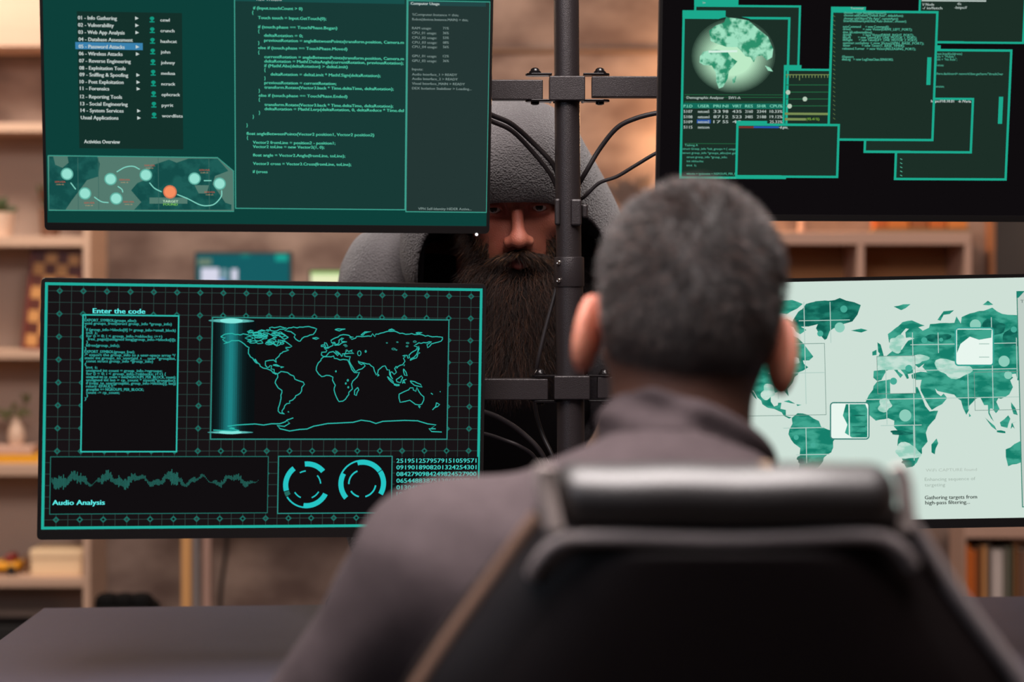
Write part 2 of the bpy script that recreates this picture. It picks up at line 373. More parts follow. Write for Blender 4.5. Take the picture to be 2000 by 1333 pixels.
wl = ['rust brown', 'light orange', 'tall brown', 'deep orange', 'amber']
for i, (a, c, h, col) in enumerate(obs):
    o = MB().box((xx(a,5.45), 5.45, lz+.011), (xx(c,5.45), 5.50, lz+.011+h)).build('wooden_toy_block', mat('toy_block_%s' % wl[i].replace(' ','_'), rgb(*col), .5), bevel=.003)
    tag(o, wl[i]+' wooden block in the row on the wall shelf, '+['leftmost','second from the left','middle one','second from the right','rightmost'][i], 'toy block', 'wooden blocks on the wall shelf')
o = MB().box((xx(1705,5.45), 5.44, lz+.0005), (xx(1893,5.45), 5.51, lz+.0108)).build('block_tray', mat('tray_wood', rgb(120,96,60), .6), bevel=.002)
tag(o, 'flat olive wooden tray under the row of blocks', 'tray')
# low bookcase at right with books
lb = empty('low_bookcase', (1.65, 5.5, 0), 'low rose brown bookcase with a row of books, right of the office chair', 'bookcase')
xL = xx(1884); zt = zz(1026); D2 = 5.40
MB().box((xL, D2, zz(1052)), (2.3, WY-.05, zt)).build('top_board', rs, lb, bevel=.002)
MB().box((xL, D2+.001, 0), (xL+.0045, WY-.05, zz(1052))).build('side_panel', rs, lb, bevel=.002)
MB().box((2.28, D2+.001, 0), (2.3, WY-.05, zz(1052))).build('side_panel', rs, lb, bevel=.002)
MB().box((xL+.018, D2+.001, zz(1215)), (2.28, WY-.05, zz(1197))).build('shelf_board', rs, lb, bevel=.002)
MB().box((xL+.018, WY-.07, 0.02), (2.28, WY-.055, zz(1052))).build('back_panel', mat('bookshelf_backing', None), lb)
bks = [(1888,1896,(206,104,26),'bright orange'),(1896,1908,(188,92,26),'orange'),(1908,1919,(116,64,24),'dark brown'),(1920,1929,(196,138,84),'tan'),(1930,1938,(92,78,68),'grey brown'),(1939,1962,(190,176,170),'broad white'),(1963,1972,(110,104,92),'grey'),(1973,1982,(66,70,52),'dark green'),(1983,1992,(130,84,46),'brown'),(1993,2010,(106,74,58),'broad dull brown')]
for i, (a, c, col, nm) in enumerate(bks):
    book('standing_book', (xx(a)+.0185*(i==0)*0+.003, D2+.02+.004*(i % 3), zz(1197)+.0005), (xx(c)-.0005+.003, D2+.15, zz(1197)+.198-.006*((i*3) % 4)), mat('cover_'+nm.replace(' ','_'), rgb(*col), .55), nm+' book standing in the low bookcase row', 'book', 'books in the low bookcase')

# ---------------------------------------------------------------- desk at the back with two small screens
bd = empty('back_table', (-.55, 5.2, 0), 'narrow table with mixed legs against the back wall, below the small screens', 'table')
d0 = 5.1
MB().box((xx(350,d0), d0, .735), (xx(860,d0), WY-.02, .76)).build('table_top', mat('table_wood', rgb(150,110,80), .5), bd, bevel=.003)
for a, c, dd, m in ((354,372,d0,mat('honey_wood', rgb(206,150,92), .5)), (375,388,d0+.12,mat('grey_metal', rgb(128,118,116), .5)), (396,411,d0+.3,mat('rose_wood', rgb(176,138,122), .6))):
    MB().box((xx(a,dd), dd, 0), (xx(c,dd), dd+.03, .735)).build('leg', m, bd, bevel=.002)
for a in (800, 840): MB().box((xx(a,d0), d0+.01, 0), (xx(a+16,d0), d0+.04, .735)).build('leg', mat('honey_wood', None), bd, bevel=.002)
def small_screen(px0, px1, py0, py1, d, label, m, extra=None):
    x0, x1, z1, z0 = xx(px0,d), xx(px1,d), zz(py0,d), zz(py1,d); xc = (x0+x1)/2
    r = empty('small_monitor', (xc, d+.02, .76), label, 'monitor')
    MB().box((x0, d, z0), (x1, d+.018, z1)).build('housing', mat('black_plastic', rgb(22,20,20), .4), r, bevel=.003)
    MB().box((x0+.006, d-.0008, z0+.01), (x1-.006, d-.0002, z1-.006)).build('screen', m, r)
    MB().box((xc-.02, d+.018, .77), (xc+.02, d+.03, z0+.08)).box((xc-.08, d-.03, .7605), (xc+.08, d+.09, .77)).build('foot', mat('black_plastic', None), r, bevel=.002)
    if extra:
        for nm, (a, c, e, f), mm in extra:
            MB().box((xx(a,d), d-.0016, zz(f,d)), (xx(c,d), d-.001, zz(e,d))).build(nm, mm, r)
white = emi('pale_light', rgb(214,214,232)); 
small_screen(380, 570, 492, 640, 5.25, 'small screen showing a teal desktop with white figures, at the back wall', emi('teal_desktop', rgb(22,92,98)),
  [('white_block', (393,428,524,560), white), ('white_block', (428,441,545,560), emi('sky_light', rgb(130,160,220))), ('white_digit', (433,444,526,546), emi('grey_light', rgb(130,160,170))), ('white_digit', (452,464,526,550), white), ('tan_label', (387,413,506,518), emi('tan_light', rgb(110,130,110))), ('teal_patch', (538,562,497,510), emi('teal_light', rgb(30,160,145))), ('teal_patch', (470,488,496,503), emi('teal_dim', rgb(26,120,115)))])
small_screen(603, 790, 527, 640, 5.2, 'second small screen glowing pale green, beside the grey sleeve', emi('pale_green_desktop', rgb(232,238,190)),
  [('green_bar', (607,690,530,536), emi('green_light', rgb(150,190,110)))])
st = empty('upholstered_stool', (xx(243,4.6), 4.6, 0), 'low black tufted stool just above the desk edge at left', 'stool')
zt = zz(1158, 4.6)
for i in (-1, 0, 1): MB().lathe([(.004,.0),(.02,-.003),(.03,-.012),(.033,-.03),(.033,-.06)], (xx(243,4.6)+i*.042, 4.6, zt), 20).build('tufted_pad', mat('black_fabric', rgb(7,6,6), .8, spec=.1), st, smooth=True)
MB().box((xx(243,4.6)-.075, 4.5, zt-.12), (xx(243,4.6)+.075, 4.7, zt-.03)).build('seat', mat('black_fabric', None), st, bevel=.02)
for sx in (-.06, .06):
    for sy in (-.08, .08): MB().tube([(xx(243,4.6)+sx, 4.6+sy, 0), (xx(243,4.6)+sx*.9, 4.6+sy*.9, zt-.12)], .01, 8).build('leg', mat('black_plastic', None), st)
cbl = MB().tube(spline([(xx(432,5.45),5.45,.73),(xx(442,5.45),5.46,.5),(xx(430,5.45),5.45,.3),(xx(436,5.45),5.47,.006)],8), .006, 8).build('hanging_cable', mat('black_plastic', None), smooth=True)
tag(cbl, 'dark cable hanging behind the back table below the lower left screen', 'cable')

# ================================================================ the desk
dk = empty('desk', (.2, 2.3, 0), 'wide dark grey desk carrying the monitor pole', 'desk')
deskm = mat('desk_laminate', rgb(62,62,76), .42, spec=.3, noise=.05, nscale=40)
b = MB(); A = [(-.767,1.72),(1.45,1.72),(1.45,3.14),(-.767,2.997)]
b.add([(x,y,.722) for x,y in A]+[(x,y,.75) for x,y in A], [(3,2,1,0),(4,5,6,7),(0,1,5,4),(1,2,6,5),(2,3,7,6),(3,0,4,7)])
b.build('desktop', deskm, dk, bevel=.002)
for x, y in ((-.70,1.80),(-.70,2.9),(1.38,1.80),(1.38,3.0)): MB().box((x-.03,y-.03,0),(x+.03,y+.03,.722)).build('leg', mat('black_steel', rgb(20,19,20), .4, .6), dk, bevel=.003)
o = MB().box((xx(640,2.96), 2.93, .7505), (xx(668,2.96), 3.0, .775)).build('desk_hub', mat('gloss_black', rgb(12,10,10), .25), bevel=.006)
tag(o, 'small black box on the rear edge of the desk beside the sleeve', 'cable box')

# ================================================================ pole stand
PY = 2.55
steel = mat('black_coated_steel', rgb(38,33,34), .36, .35, bump=.25, bscale=900)
boltm = mat('bolt_black', rgb(22,19,20), .18, .5)
def pt(px, py, d=PY): return P(px, py, d)
ps = empty('monitor_pole', (xx(1117,PY), PY, .75), 'black steel pole stand with clamps and arms between the four screens', 'monitor stand')
MB().box((xx(1117,PY)-.12, PY-.12, .7505), (xx(1117,PY)+.12, PY+.075, .76)).build('base_plate', steel, ps, bevel=.003)
MB().tube([Vector((xx(1117,PY),PY,.76)), pt(1114.5,830), pt(1112,560)], .0193, 40, cap=True).build('lower_tube', steel, ps, smooth=True)
MB().tube([pt(1112,570), pt(1108.5,330), pt(1103.5,-330)], .0176, 40).build('upper_tube', steel, ps, smooth=True)
c = MB(); a, bb = pt(1112,561), pt(1111.3,502)
c.lathe([(.0178,0),(.0205,.0008),(.0209,.002),(.0209,(bb-a).length-.002),(.0205,(bb-a).length-.0005),(.0178,(bb-a).length)], a, 40, ax=bb-a)
col = c.build('height_collar', steel, ps, smooth=True)
for py in (513, 548):
    s_ = pt(1091.5, py, PY-.0165); MB().lathe([(.0028,-.001),(.0032,.001),(.0024,.0022),(.001,.0016)], s_, 12, ax=(-.55,-.8,0)).build('set_screw', mat('bright_screw', rgb(190,180,170), .25, 1), col, smooth=True)
def clip(px0, px1, py0, py1, y):
    p0 = pt(px0, py1, y); p1 = pt(px1, py0, y); o = MB().box((p0.x, y-.003, p0.z), (p1.x, y+.012, p1.z)).build('cable_clip', steel, ps, bevel=.0028); return o
clip(1115, 1136, 389, 441, PY-.019); clip(1136, 1148, 399, 426, PY-.008); clip(1083.5, 1094, 388, 440, PY-.014)
def bracket(cx, cy, hb, arms, full=True):
    k = PY/F
    # box-shaped clamp round the pole
    p0, p1 = pt(cx-35, cy+hb, PY-.026), pt(cx+35, cy-hb, PY-.026)
    cl = MB().box((p0.x, PY-.026, p0.z), (p1.x, PY-.005, p1.z)).box((p0.x+.006, PY+.018, p0.z), (p1.x-.006, PY+.026, p1.z))
    q = pt(cx, cy, PY)
    cl.box((p0.x, PY-.006, p0.z), (p0.x+.004, PY+.024, p1.z)).box((p1.x-.004, PY-.006, p0.z), (p1.x, PY+.024, p1.z))
    cb_ = cl.build('clamp', steel, ps, bevel=.0016)
    for s in (-1, 1):
        if (s < 0 and not arms[0]) or (s > 0 and not arms[1]): continue
        zt, zb_ = pt(0, cy-hb-1).z, pt(0, cy+hb+2).z
        xa = pt(cx+s*36, cy).x; xb = pt(cx+s*66, cy).x
        for z, nm in ((zt, 'hinge_plate'), (zb_, 'hinge_plate')):
            h = MB(); n = 14; w = .0115; pr = [(xa-s*.004, -w), (xb, -w)]
            pr = [(xa-s*.004, -w)]+[(xb+s*w*math.sin(q_), -w*math.cos(q_)) for q_ in np.linspace(0, PI, n)]+[(xa-s*.004, w)]
            dz = .0032; m_ = len(pr); h.add([(x, PY-.006+y, z-dz/2) for x, y in pr]+[(x, PY-.006+y, z+dz/2) for x, y in pr], [tuple(range(m_))[::-1], tuple(range(m_, 2*m_))]+[(i, (i+1) % m_, m_+(i+1) % m_, m_+i) for i in range(m_)])
            hp = h.build(nm, boltm, ps, bevel=.0008)
            if z == zt: MB().lathe([(.0088,0),(.0088,.0018),(.0072,.0034),(.0064,.0042),(.0058,.0062),(.0035,.0078),(.0008,.0083)], (xb-s*.002, PY-.006, z+dz/2), 24).build('hinge_bolt', boltm, hp, smooth=True)
            else: MB().lathe([(.006,0),(.006,-.003),(.003,-.0042)][::-1], (xb-s*.002, PY-.006, z-dz/2), 20).build('hinge_bolt', boltm, hp, smooth=True)
        # square arm reaching behind the screen
        ex, ey, pyl, pyt = arms[0 if s < 0 else 1]
        top, bot = pt(0, pyl[0]).z, pt(0, pyl[1]).z
        xa2 = pt(pyt, cy).x
        ar = MB(); lo, hi = min(xa2, ex), max(xa2, ex)
        ar.add([(xa2, PY-.017, bot), (ex, ey-.011, bot), (ex, ey+.011, bot), (xa2, PY+.005, bot), (xa2, PY-.017, top), (ex, ey-.011, top), (ex, ey+.011, top), (xa2, PY+.005, top)],
               [(3,2,1,0),(4,5,6,7),(0,1,5,4),(1,2,6,5),(2,3,7,6),(3,0,4,7)])
        ar.build('arm', steel, ps, bevel=.0015)
bracket(1108, 172, 24, [(-.30, 2.545, (158,197), 1060), (.42, 2.55, (151,192), 1155)])
bracket(1117.5, 758, 23, [(-.30, 2.545, (739,780), 1070), (.42, 2.56, (735,777), 1166)])

# ================================================================ the four big screens
bez = mat('bezel_black', rgb(11,9,9), .4, spec=.3); shell = mat('shell_black', rgb(34,30,31), .45)
tmp = bpy.data.curves.new('t', 'FONT'); tmp.resolution_u = 2; tobj = bpy.data.objects.new('t', tmp); C.objects.link(tobj)
TC = {}
def glyphs(s):
    if s in TC: return TC[s]
    tmp.body = s; bpy.context.view_layer.update(); dg = bpy.context.evaluated_depsgraph_get()
    me = tobj.evaluated_get(dg).to_mesh(); v = [(q.co.x, q.co.y) for q in me.vertices]; f = [tuple(p.vertices) for p in me.polygons]
    tobj.evaluated_get(dg).to_mesh_clear(); TC[s] = (v, f); return TC[s]
class Mon:
    W, H = .586, .3415
    def __init__(s, p, label, chin, screenmat, corner=.006):
        s.o = np.array(p[:3]); yaw, pit, rol = p[3:6]
        cy, sy = math.cos(yaw), math.sin(yaw); cp, sp = math.cos(pit), math.sin(pit); cr, sr = math.cos(rol), math.sin(rol)
        s.R = np.array([[cy,-sy,0],[sy,cy,0],[0,0,1]])@np.array([[1,0,0],[0,cp,-sp],[0,sp,cp]])@np.array([[cr,0,sr],[0,1,0],[-sr,0,cr]])
        s.root = empty('computer_monitor', tuple(s.o), label, 'monitor', None)
        W, H = s.W/2, s.H/2
        def ring(w, h, r, n=5):
            out = []
            for cx, cz, a0 in ((w-r,h-r,0),(-w+r,h-r,90),(-w+r,-h+r,180),(w-r,-h+r,270)):
                for k in range(n+1): a = math.radians(a0+90*k/n); out.append((cx+r*math.cos(a), cz+r*math.sin(a)))
            return out
        o = ring(W, H, corner); n = len(o)
        b = MB(); m = s.M
        prof = [(o, .0), (o, .012)]; r2 = ring(W-.012, H-.012, corner); r3 = ring(W*.72, H*.62, .02); r4 = ring(W*.66, H*.54, .02)
        rows = [(o, -.0010), (o, .010), (r2, .016), (r3, .022), (r4, .044)]
        vs = [m(x, y, z) for rr, y in rows for x, z in rr]; fs = []
        for i in range(len(rows)-1):
            for k in range(n): fs.append((i*n+k, (i+1)*n+k, (i+1)*n+(k+1) % n, i*n+(k+1) % n))
        fs.append(tuple((len(rows)-1)*n+k for k in range(n))[::-1]); fs.append(tuple(range(n)))
        b.add(vs, fs); b.build('housing', shell, s.root)
        s.x0, s.x1, s.z0, s.z1 = -W+.0042, W-.0042, -H+chin, H-.0052
        b = MB(); inn = [(x, z) for x, z in ((s.x1,s.z1),(s.x0,s.z1),(s.x0,s.z0),(s.x1,s.z0)) for _ in range(6)]
        vs = [m(x, -.0012, z) for x, z in o]+[m(x, -.0040, z) for x, z in ring(W-.0006, H-.0006, corner)]+[m(x, -.0040, z) for x, z in inn]+[m(x, -.0012, z) for x, z in inn]; fs = []
        for i in range(3):
            for k in range(n): fs.append((i*n+k, i*n+(k+1) % n, (i+1)*n+(k+1) % n, (i+1)*n+k))
        b.add(vs, fs); b.build('bezel', bez, s.root)
        b = MB(); b.add([m(x, -.0014, z) for x, z in ((s.x0,s.z0),(s.x1,s.z0),(s.x1,s.z1),(s.x0,s.z1))], [(0,1,2,3)]); s.scr = b.build('screen', screenmat, s.root)
        b = MB(); b.box((-.05,.0441,-.05), (.05,.050,.05), M=lambda x,y,z: m(x,y,z)); b.box((-.022,.050,-.022), (.022,.074,.022), M=lambda x,y,z: m(x,y,z)); b.build('mount_plate', steel, s.root, bevel=.002)
    def M(s, u, n, v): return tuple(s.o+s.R@np.array([u, n, v]))
    def S(s, px, py):
        d = np.array([(px-CX)/F, 1, -(py-CY)/F]); o = s.o-np.array([0,0,CH]); nn = s.R[:,1]; o = o+nn*(-.0016)
        t = (o@nn)/(d@nn); q = s.R.T@(d*t-o); return q[0], q[2]
    def begin(s): s.b = {}; return s
    def L(s, m, lay, pts, faces):
        V, Fc = s.b.setdefault(m.name, (m, [], []))[1:]
        k = len(V); V += [s.M(u, -.0016-.00014*lay, v) for u, v in pts]; Fc += [tuple(i+k for i in f) for f in faces]
    def end(s, name):
        ms = []; V = []; Fc = []; mi = []
        for m, v, f in s.b.values():
            k = len(V); V += v; Fc += [tuple(i+k for i in q) for q in f]; mi += [len(ms)]*len(f); ms.append(m)
        b = MB(); b.v = V; b.f = Fc; b.m = mi; return b.build(name, ms, s.scr)
    def clipx(s, u): return min(max(u, s.x0), s.x1)
    def clipz(s, v): return min(max(v, s.z0), s.z1)
    def rect(s, m, x0, y0, x1, y1, lay=1):
        u0, v0 = s.S(x0, y0); u1, v1 = s.S(x1, y1); s.rectl(m, u0, v0, u1, v1, lay)
    def rectl(s, m, u0, v0, u1, v1, lay=1):
        u0, u1 = sorted((s.clipx(u0), s.clipx(u1))); v0, v1 = sorted((s.clipz(v0), s.clipz(v1)))
        if u1-u0 < 1e-5 or v1-v0 < 1e-5: return
        s.L(m, lay, [(u0,v0),(u1,v0),(u1,v1),(u0,v1)], [(0,1,2,3)])
    def frame(s, m, x0, y0, x1, y1, w, lay=1, fill=None):
        u0, v0 = s.S(x0, y0); u1, v1 = s.S(x1, y1); w = w*.00068
        if fill: s.rectl(fill, u0, v0, u1, v1, lay-.5)
        s.rectl(m, u0, v0, u1, v0-w, lay); s.rectl(m, u0, v1+w, u1, v1, lay); s.rectl(m, u0, v0-w, u0+w, v1+w, lay); s.rectl(m, u1-w, v0-w, u1, v1+w, lay)
    def line(s, m, pts, w, lay=1, closed=False, local=False):
        P_ = [Vector(p if local else s.S(*p)) for p in pts]
        if closed: P_.append(P_[0])
        w = w*.00068/2; vs = []
        for i, p in enumerate(P_):
            a = P_[max(0, i-1)]; c = P_[min(len(P_)-1, i+1)]; t = (c-a)
            if t.length < 1e-7: t = Vector((1,0))
            t.normalize(); nn = Vector((-t.y, t.x))*w; vs += [p+nn, p-nn]
        vs = [(s.clipx(q.x), s.clipz(q.y)) for q in vs]
        s.L(m, lay, vs, [(2*i, 2*i+1, 2*i+3, 2*i+2) for i in range(len(P_)-1)])
    def disc(s, m, cx, cy, r, lay=1, ry=None, n=28):
        u, v = s.S(cx, cy); r = r*.00068; ry = (ry or 0)*.00068 or r
        s.L(m, lay, [(u+r*math.cos(2*PI*k/n), v+ry*math.sin(2*PI*k/n)) for k in range(n)], [tuple(range(n))])
    def arc(s, m, cx, cy, r0, r1, a0, a1, lay=1):
        u, v = s.S(cx, cy); n = max(3, int(abs(a1-a0)/6)); vs = []
        for k in range(n+1):
            a = math.radians(a0+(a1-a0)*k/n)
            for r in (r0, r1): vs.append((u+r*.00068*math.cos(a), v+r*.00068*math.sin(a)))
        s.L(m, lay, vs, [(2*k, 2*k+1, 2*k+3, 2*k+2) for k in range(n)])
    def poly(s, m, pts, lay=1, local=False):
        P_ = [p if local else s.S(*p) for p in pts]; P_ = [(s.clipx(a), s.clipz(c)) for a, c in P_]
        tri = tessellate_polygon([[Vector((a, c, 0)) for a, c in P_]]); s.L(m, lay, P_, [tuple(t) for t in tri])
    def text(s, m, st, x0, y, x1, h, lay=3, bold=0):
        v, f = glyphs(st)
        if not v: return
        u0, v0 = s.S(x0, y); u1, _ = s.S(x1, y); mx = max(a for a, _ in v); mn = min(a for a, _ in v); sy = h*.00068/.70; sx = (u1-u0)/(mx-mn)
        s.L(m, lay, [(u0+(a-mn)*sx, v0+c*sy) for a, c in v], f)
        if bold: s.L(m, lay+.1, [(u0+(a-mn)*sx+bold*.00068, v0+c*sy) for a, c in v], f)
# -------- world outlines, lon / lat
NA = [(-168,66),(-162,70),(-156,71),(-141,70),(-128,70),(-115,68),(-108,68),(-96,68),(-94,72),(-85,69),(-82,67),(-87,64),(-94,61),(-94,58),(-88,57),(-82,55),(-80,52),(-79,55),(-77,58),(-78,62),(-70,61),(-65,58.5),(-60,55),(-56,52),(-60,50),(-66,50),(-65,48),(-61,46),(-66,44),(-70,43),(-71,41.5),(-74,40),(-76,36),(-81,31.5),(-80,26),(-82,28),(-84,30),(-90,29.5),(-97,28),(-97,22),(-94,18),(-90.5,19),(-90,21),(-87,21),(-88,16),(-83,15),(-83,10),(-80,9),(-77.5,8.5),(-80,7.5),(-85,10),(-87,13),(-94,16),(-100,17),(-105,20),(-106,23),(-109.5,25.5),(-113,31),(-114.5,31),(-110,24),(-112,25.5),(-115,29),(-117,32.5),(-120.5,34.5),(-124,40),(-124,47),(-123,49),(-128,52),(-131,55),(-136,58.5),(-145,60),(-151,60),(-154,58),(-158,56.5),(-163,54.7),(-158,58),(-162,59),(-165,61.5),(-161,64.5),(-166,65)]
GR = [(-45,60),(-50,63),(-53,67),(-51,70),(-58,75),(-68,76.5),(-62,81),(-45,82.5),(-30,83.5),(-18,80),(-20,75),(-23,71),(-32,68),(-40,65),(-43,60.5)]
ISL = [[(-62,66),(-68,63),(-72,65),(-74,68),(-84,71),(-88,73),(-80,73.5),(-71,71)], [(-117,69),(-105,69),(-105,73),(-112,74),(-117,73)], [(-90,76.5),(-80,76),(-65,81),(-75,83),(-92,81)], [(-125,72),(-118,74),(-122,76)], [(-110,75),(-98,76),(-104,77.5)], [(-100,70),(-94,73),(-101,73.5)], [(-84,64),(-80,66),(-86,66)],
 [(-24,65),(-18,66.3),(-14,65),(-18,63.5)], [(-5.5,50),(1,51),(0,53.5),(-2,57.5),(-5,58.5),(-4.5,54),(-3,53)], [(-10,52),(-6,52.3),(-6,55),(-10,54)], [(130,31.5),(135,34),(140,35.5),(141.5,39),(141.5,41.5),(145,43.5),(141.5,45.3),(140,41),(136,36.5),(131,34)],
 [(95,5.5),(104,-2),(106,-6),(101,-2.5)], [(106,-6),(114,-7),(114,-8.5),(106,-7.5)], [(109,1),(113,3.5),(117,7),(119,4),(116,-4),(110,-2.5)], [(119,-5),(120,0),(125,1.5),(121,0),(123,-5),(121,-3)], [(131,-1),(138,-2),(147,-6),(150,-10.5),(143,-9),(138,-8),(133,-4)], [(120,18),(124,13),(126,7),(122,8),(120,14)],
 [(145,-41),(148,-41),(147,-43.5)], [(173,-35),(178,-38),(175,-41),(167,-46.5),(172,-41)], [(49,-12),(50.5,-16),(47,-25),(44,-23.5),(44,-17)], [(-85,22),(-80,23),(-74,20),(-78,20.5)], [(-73,19.5),(-68,19),(-72,18)], [(80,9.5),(82,7),(80,6)], [(52,71),(58,76),(68,76.5),(58,74),(55,70.5)], [(11,79),(20,80),(27,80),(18,77)], [(142,46),(144,50),(143,54),(142,50)], [(138,75),(148,76),(142,73.5)], [(95,79),(105,79),(100,81)], [(-60,-51.5),(-58,-52)], [(164,-20),(167,-22)], [(178,-17),(179,-18)], [(108.6,19),(111,20)], [(120.5,22.5),(121.8,25)]]
SA = [(-77.5,8),(-72,12),(-62,10.5),(-52,5),(-50,0),(-44,-2.5),(-37,-4.5),(-35,-8),(-39,-13),(-39,-18),(-41,-22),(-48,-26),(-49,-29),(-53,-33),(-58,-35),(-57,-38),(-62,-39),(-65,-42),(-66,-46),(-69,-50),(-69,-52.5),(-65,-55),(-72,-54),(-75,-51),(-75,-46),(-73,-40),(-71,-30),(-70,-18),(-76,-14),(-81,-6),(-80,-2),(-77,3)]
AF = [(-6,35.8),(10,37.3),(11,33.5),(20,31),(25,32),(32,31.2),(34,27.5),(37,21),(39,16),(43,11.5),(51,12),(48,5),(41,-2),(39,-7),(40.5,-14.5),(35,-20),(35,-24),(33,-26),(30,-31),(26,-34),(20,-34.8),(18,-32),(15,-26),(12,-17),(13.5,-9),(9,-1),(9.5,4),(4,6.3),(-4,5.2),(-8,4.4),(-13,8.5),(-17,14.5),(-16.5,20),(-14,26),(-10,30),(-9.5,32.5)]
EU = [(-9.5,38.5),(-9,43),(-2,43.5),(-1,46),(-4.5,48.2),(1.5,50),(4,52),(8.5,54),(8,57),(10.5,57.5),(11,54.3),(18,54.8),(21.5,57.5),(24,59),(30,60),(22,60.3),(21.5,63),(25,65.5),(22,65.8),(17.5,62),(18,59.5),(16.5,56.5),(13,55.5),(11,59),(6,58.3),(5,62),(12,66),(19,70),(28,71),(40,67.5),(34,66.5),(38,64),(44,66),(45,68.5),(60,69),(68,69),(70,73),(74,68.5),(75,72.5),(87,75),(104,77.5),(113,74),(128,73),(140,72.5),(160,70),(170,69.5),(180,68.5),(180,65.5),(178,62.5),(170,60),(163,58),(161,55),(157,51.5),(156,57),(163,61.5),(155,59.5),(143,59.3),(135.5,54.5),(141,53),(139,48),(131,43),(128,39.5),(129,35.5),(126.5,34.7),(125,39.5),(121.5,39.3),(118,39),(122.5,37),(119.5,35),(122,30),(118.5,24.5),(110.5,21),(108,21.5),(106,18.5),(109,12.5),(105.5,9),(102,13),(100,13),(99.5,9.5),(103.5,1.5),(100.5,5),(98.3,9),(98,16),(94.5,16),(91,22.5),(87,21.5),(80.3,15.5),(80,12),(77.5,8),(74.5,14),(72.8,20),(69,22.3),(66.5,25),(57,26.8),(51,28),(48.5,30),(50,26.5),(51.5,25.5),(54,24),(56.5,26),(59.8,22.3),(55,17.5),(45,12.8),(42.5,16),(39,21.5),(35,28.5),(34.5,31.5),(36,36.5),(30.5,36.5),(27,37.5),(26.5,40),(29,41),(35,42),(41.5,41.5),(37,45),(39,47),(33.5,44.5),(30.5,46),(28.5,43.5),(28.5,41.3),(23,40.5),(24,38),(22.5,36.7),(19.5,41),(15,44.5),(12.5,45.5),(14,42.5),(18.5,40),(16,38),(12,42),(9,44.3),(3,43),(0,39.5),(-2,36.8),(-6,36.2)]
AU = [(114,-22),(122,-18),(129,-15),(131,-12),(136,-12),(136,-15),(140,-17.5),(142,-11),(146,-19),(153,-26),(153,-31),(150,-37.5),(146,-39),(140,-38),(136,-35),(131,-31.5),(124,-33.5),(116,-35),(114,-28)]
def jag(poly, k=.9, n=2):
    out = []; N = len(poly)
    for i in range(N):
        a, c = poly[i], poly[(i+1) % N]; L_ = math.hypot(c[0]-a[0], c[1]-a[1]); m = max(1, min(5, int(L_/4)))
        for j in range(m):
            t = j/m; q = 0 if j == 0 else k*min(1, L_/10)
            out.append((a[0]+(c[0]-a[0])*t+random.uniform(-q, q), a[1]+(c[1]-a[1])*t+random.uniform(-q, q)))
    return out

# ---------------------------------------------------------------- lower left screen: grid, outline map, dials
ll = Mon((-.32640414,2.43013761,1.11973199,.1696832,.0045552,.01620304), 'lower left monitor showing a teal outline world map over a grid', .0125, emi('night_screen', rgb(24,19,21)))
TE = emi('bright_teal', rgb(46,186,172)); TB = emi('border_teal', rgb(34,172,156)); TG = emi('grid_teal', rgb(42,64,60)); TD = emi('diamond_teal', rgb(30,104,94)); T2 = emi('thin_teal', rgb(44,140,130)); T3 = emi('dim_teal', rgb(36,108,98)); NB = emi('window_black', rgb(17,14,16)); CY_ = emi('cyan_text', rgb(96,240,236)); TT = emi('code_teal', rgb(54,176,166)); TW = emi('wave_teal', rgb(40,112,102)); DK = emi('dial_cyan', rgb(38,196,196))
s = ll.begin()
u0, v0 = s.S(116.7, 568.5); du = (s.S(526, 574.5)[0]-u0)/9; dv = (v0-s.S(111, 1016)[1])/10
for i in range(-1, 38): s.rectl(TG, u0+du*i/2-.0004, s.z0, u0+du*i/2+.0004, s.z1, .6)
for j in range(-1, 22): s.rectl(TG, s.x0, v0-dv*j/2-.0004, s.x1, v0-dv*j/2+.0004, .6)
for i in range(19):
    for j in range(11):
        u, v = u0+du*i, v0-dv*j; r = .0044
        s.L(TD, .8, [(u-r,v),(u,v-r),(u+r,v),(u,v+r)], [(0,1,2,3)]); r *= .45; s.L(NB if (i*j) % 3 else TG, .9, [(u-r,v),(u,v-r),(u+r,v),(u,v+r)], [(0,1,2,3)])
s.end('grid_pattern'); s.begin()
w = .0036; a, c, e, f_ = s.x0+.001, s.x1-.001, s.z0+.001, s.z1-.001
for q in ((a,e,a+w,f_),(c-w,e,c,f_),(a,e,c,e+w),(a,f_-w,c,f_)): s.rectl(TB, *q, 1.2)
s.end('screen_border')
s.begin(); s.frame(TE, 161, 614, 346, 884, 2.6, 2, NB)
code = ["}","EXPORT_SYMBOL(groups_alloc);","void groups_free(struct group_info *group_info)","{"," if (group_info->blocks[0] != group_info->small_block)"," int i;"," for (i = 0; i < group_info->nblocks; i++)","  free_page((unsigned long)group_info->blocks[i]);"," }"," kfree(group_info);","}","EXPORT_SYMBOL(groups_free);","/* export the group_info to a user-space array */","static int groups_to_user(gid_t __user *grouplist,"," const struct group_info *group_info)","{"," int i;"," unsigned int count = group_info->ngroups;"," for (i = 0; i < group_info->nblocks; i++) {"," unsigned int cp_count = min(NGROUPS_PER_BLOCK, count);"," unsigned int len = cp_count * sizeof(*grouplist);"," if (copy_to_user(grouplist, group_info->blocks[i], len))"," return -EFAULT;"," grouplist += NGROUPS_PER_BLOCK;"," count -= cp_count;"," }","}"]
y = 622
for ln in code:
    n = len(ln)-len(ln.lstrip()); tx = ln.strip(); x0 = 165+n*3.2
    s.text(TT, tx, x0, y, min(343, x0+len(tx)*3.62), 5.2, 3, bold=.35); y += 6.15
s.end('code_window'); s.begin()
s.text(CY_, 'Enter the code', 181, 612, 283, 9.5, 3, bold=.9); s.end('caption'); s.begin(); s.text(CY_, 'Audio Analysis', 102, 987, 204, 9.5, 3, bold=.9); s.end('caption')
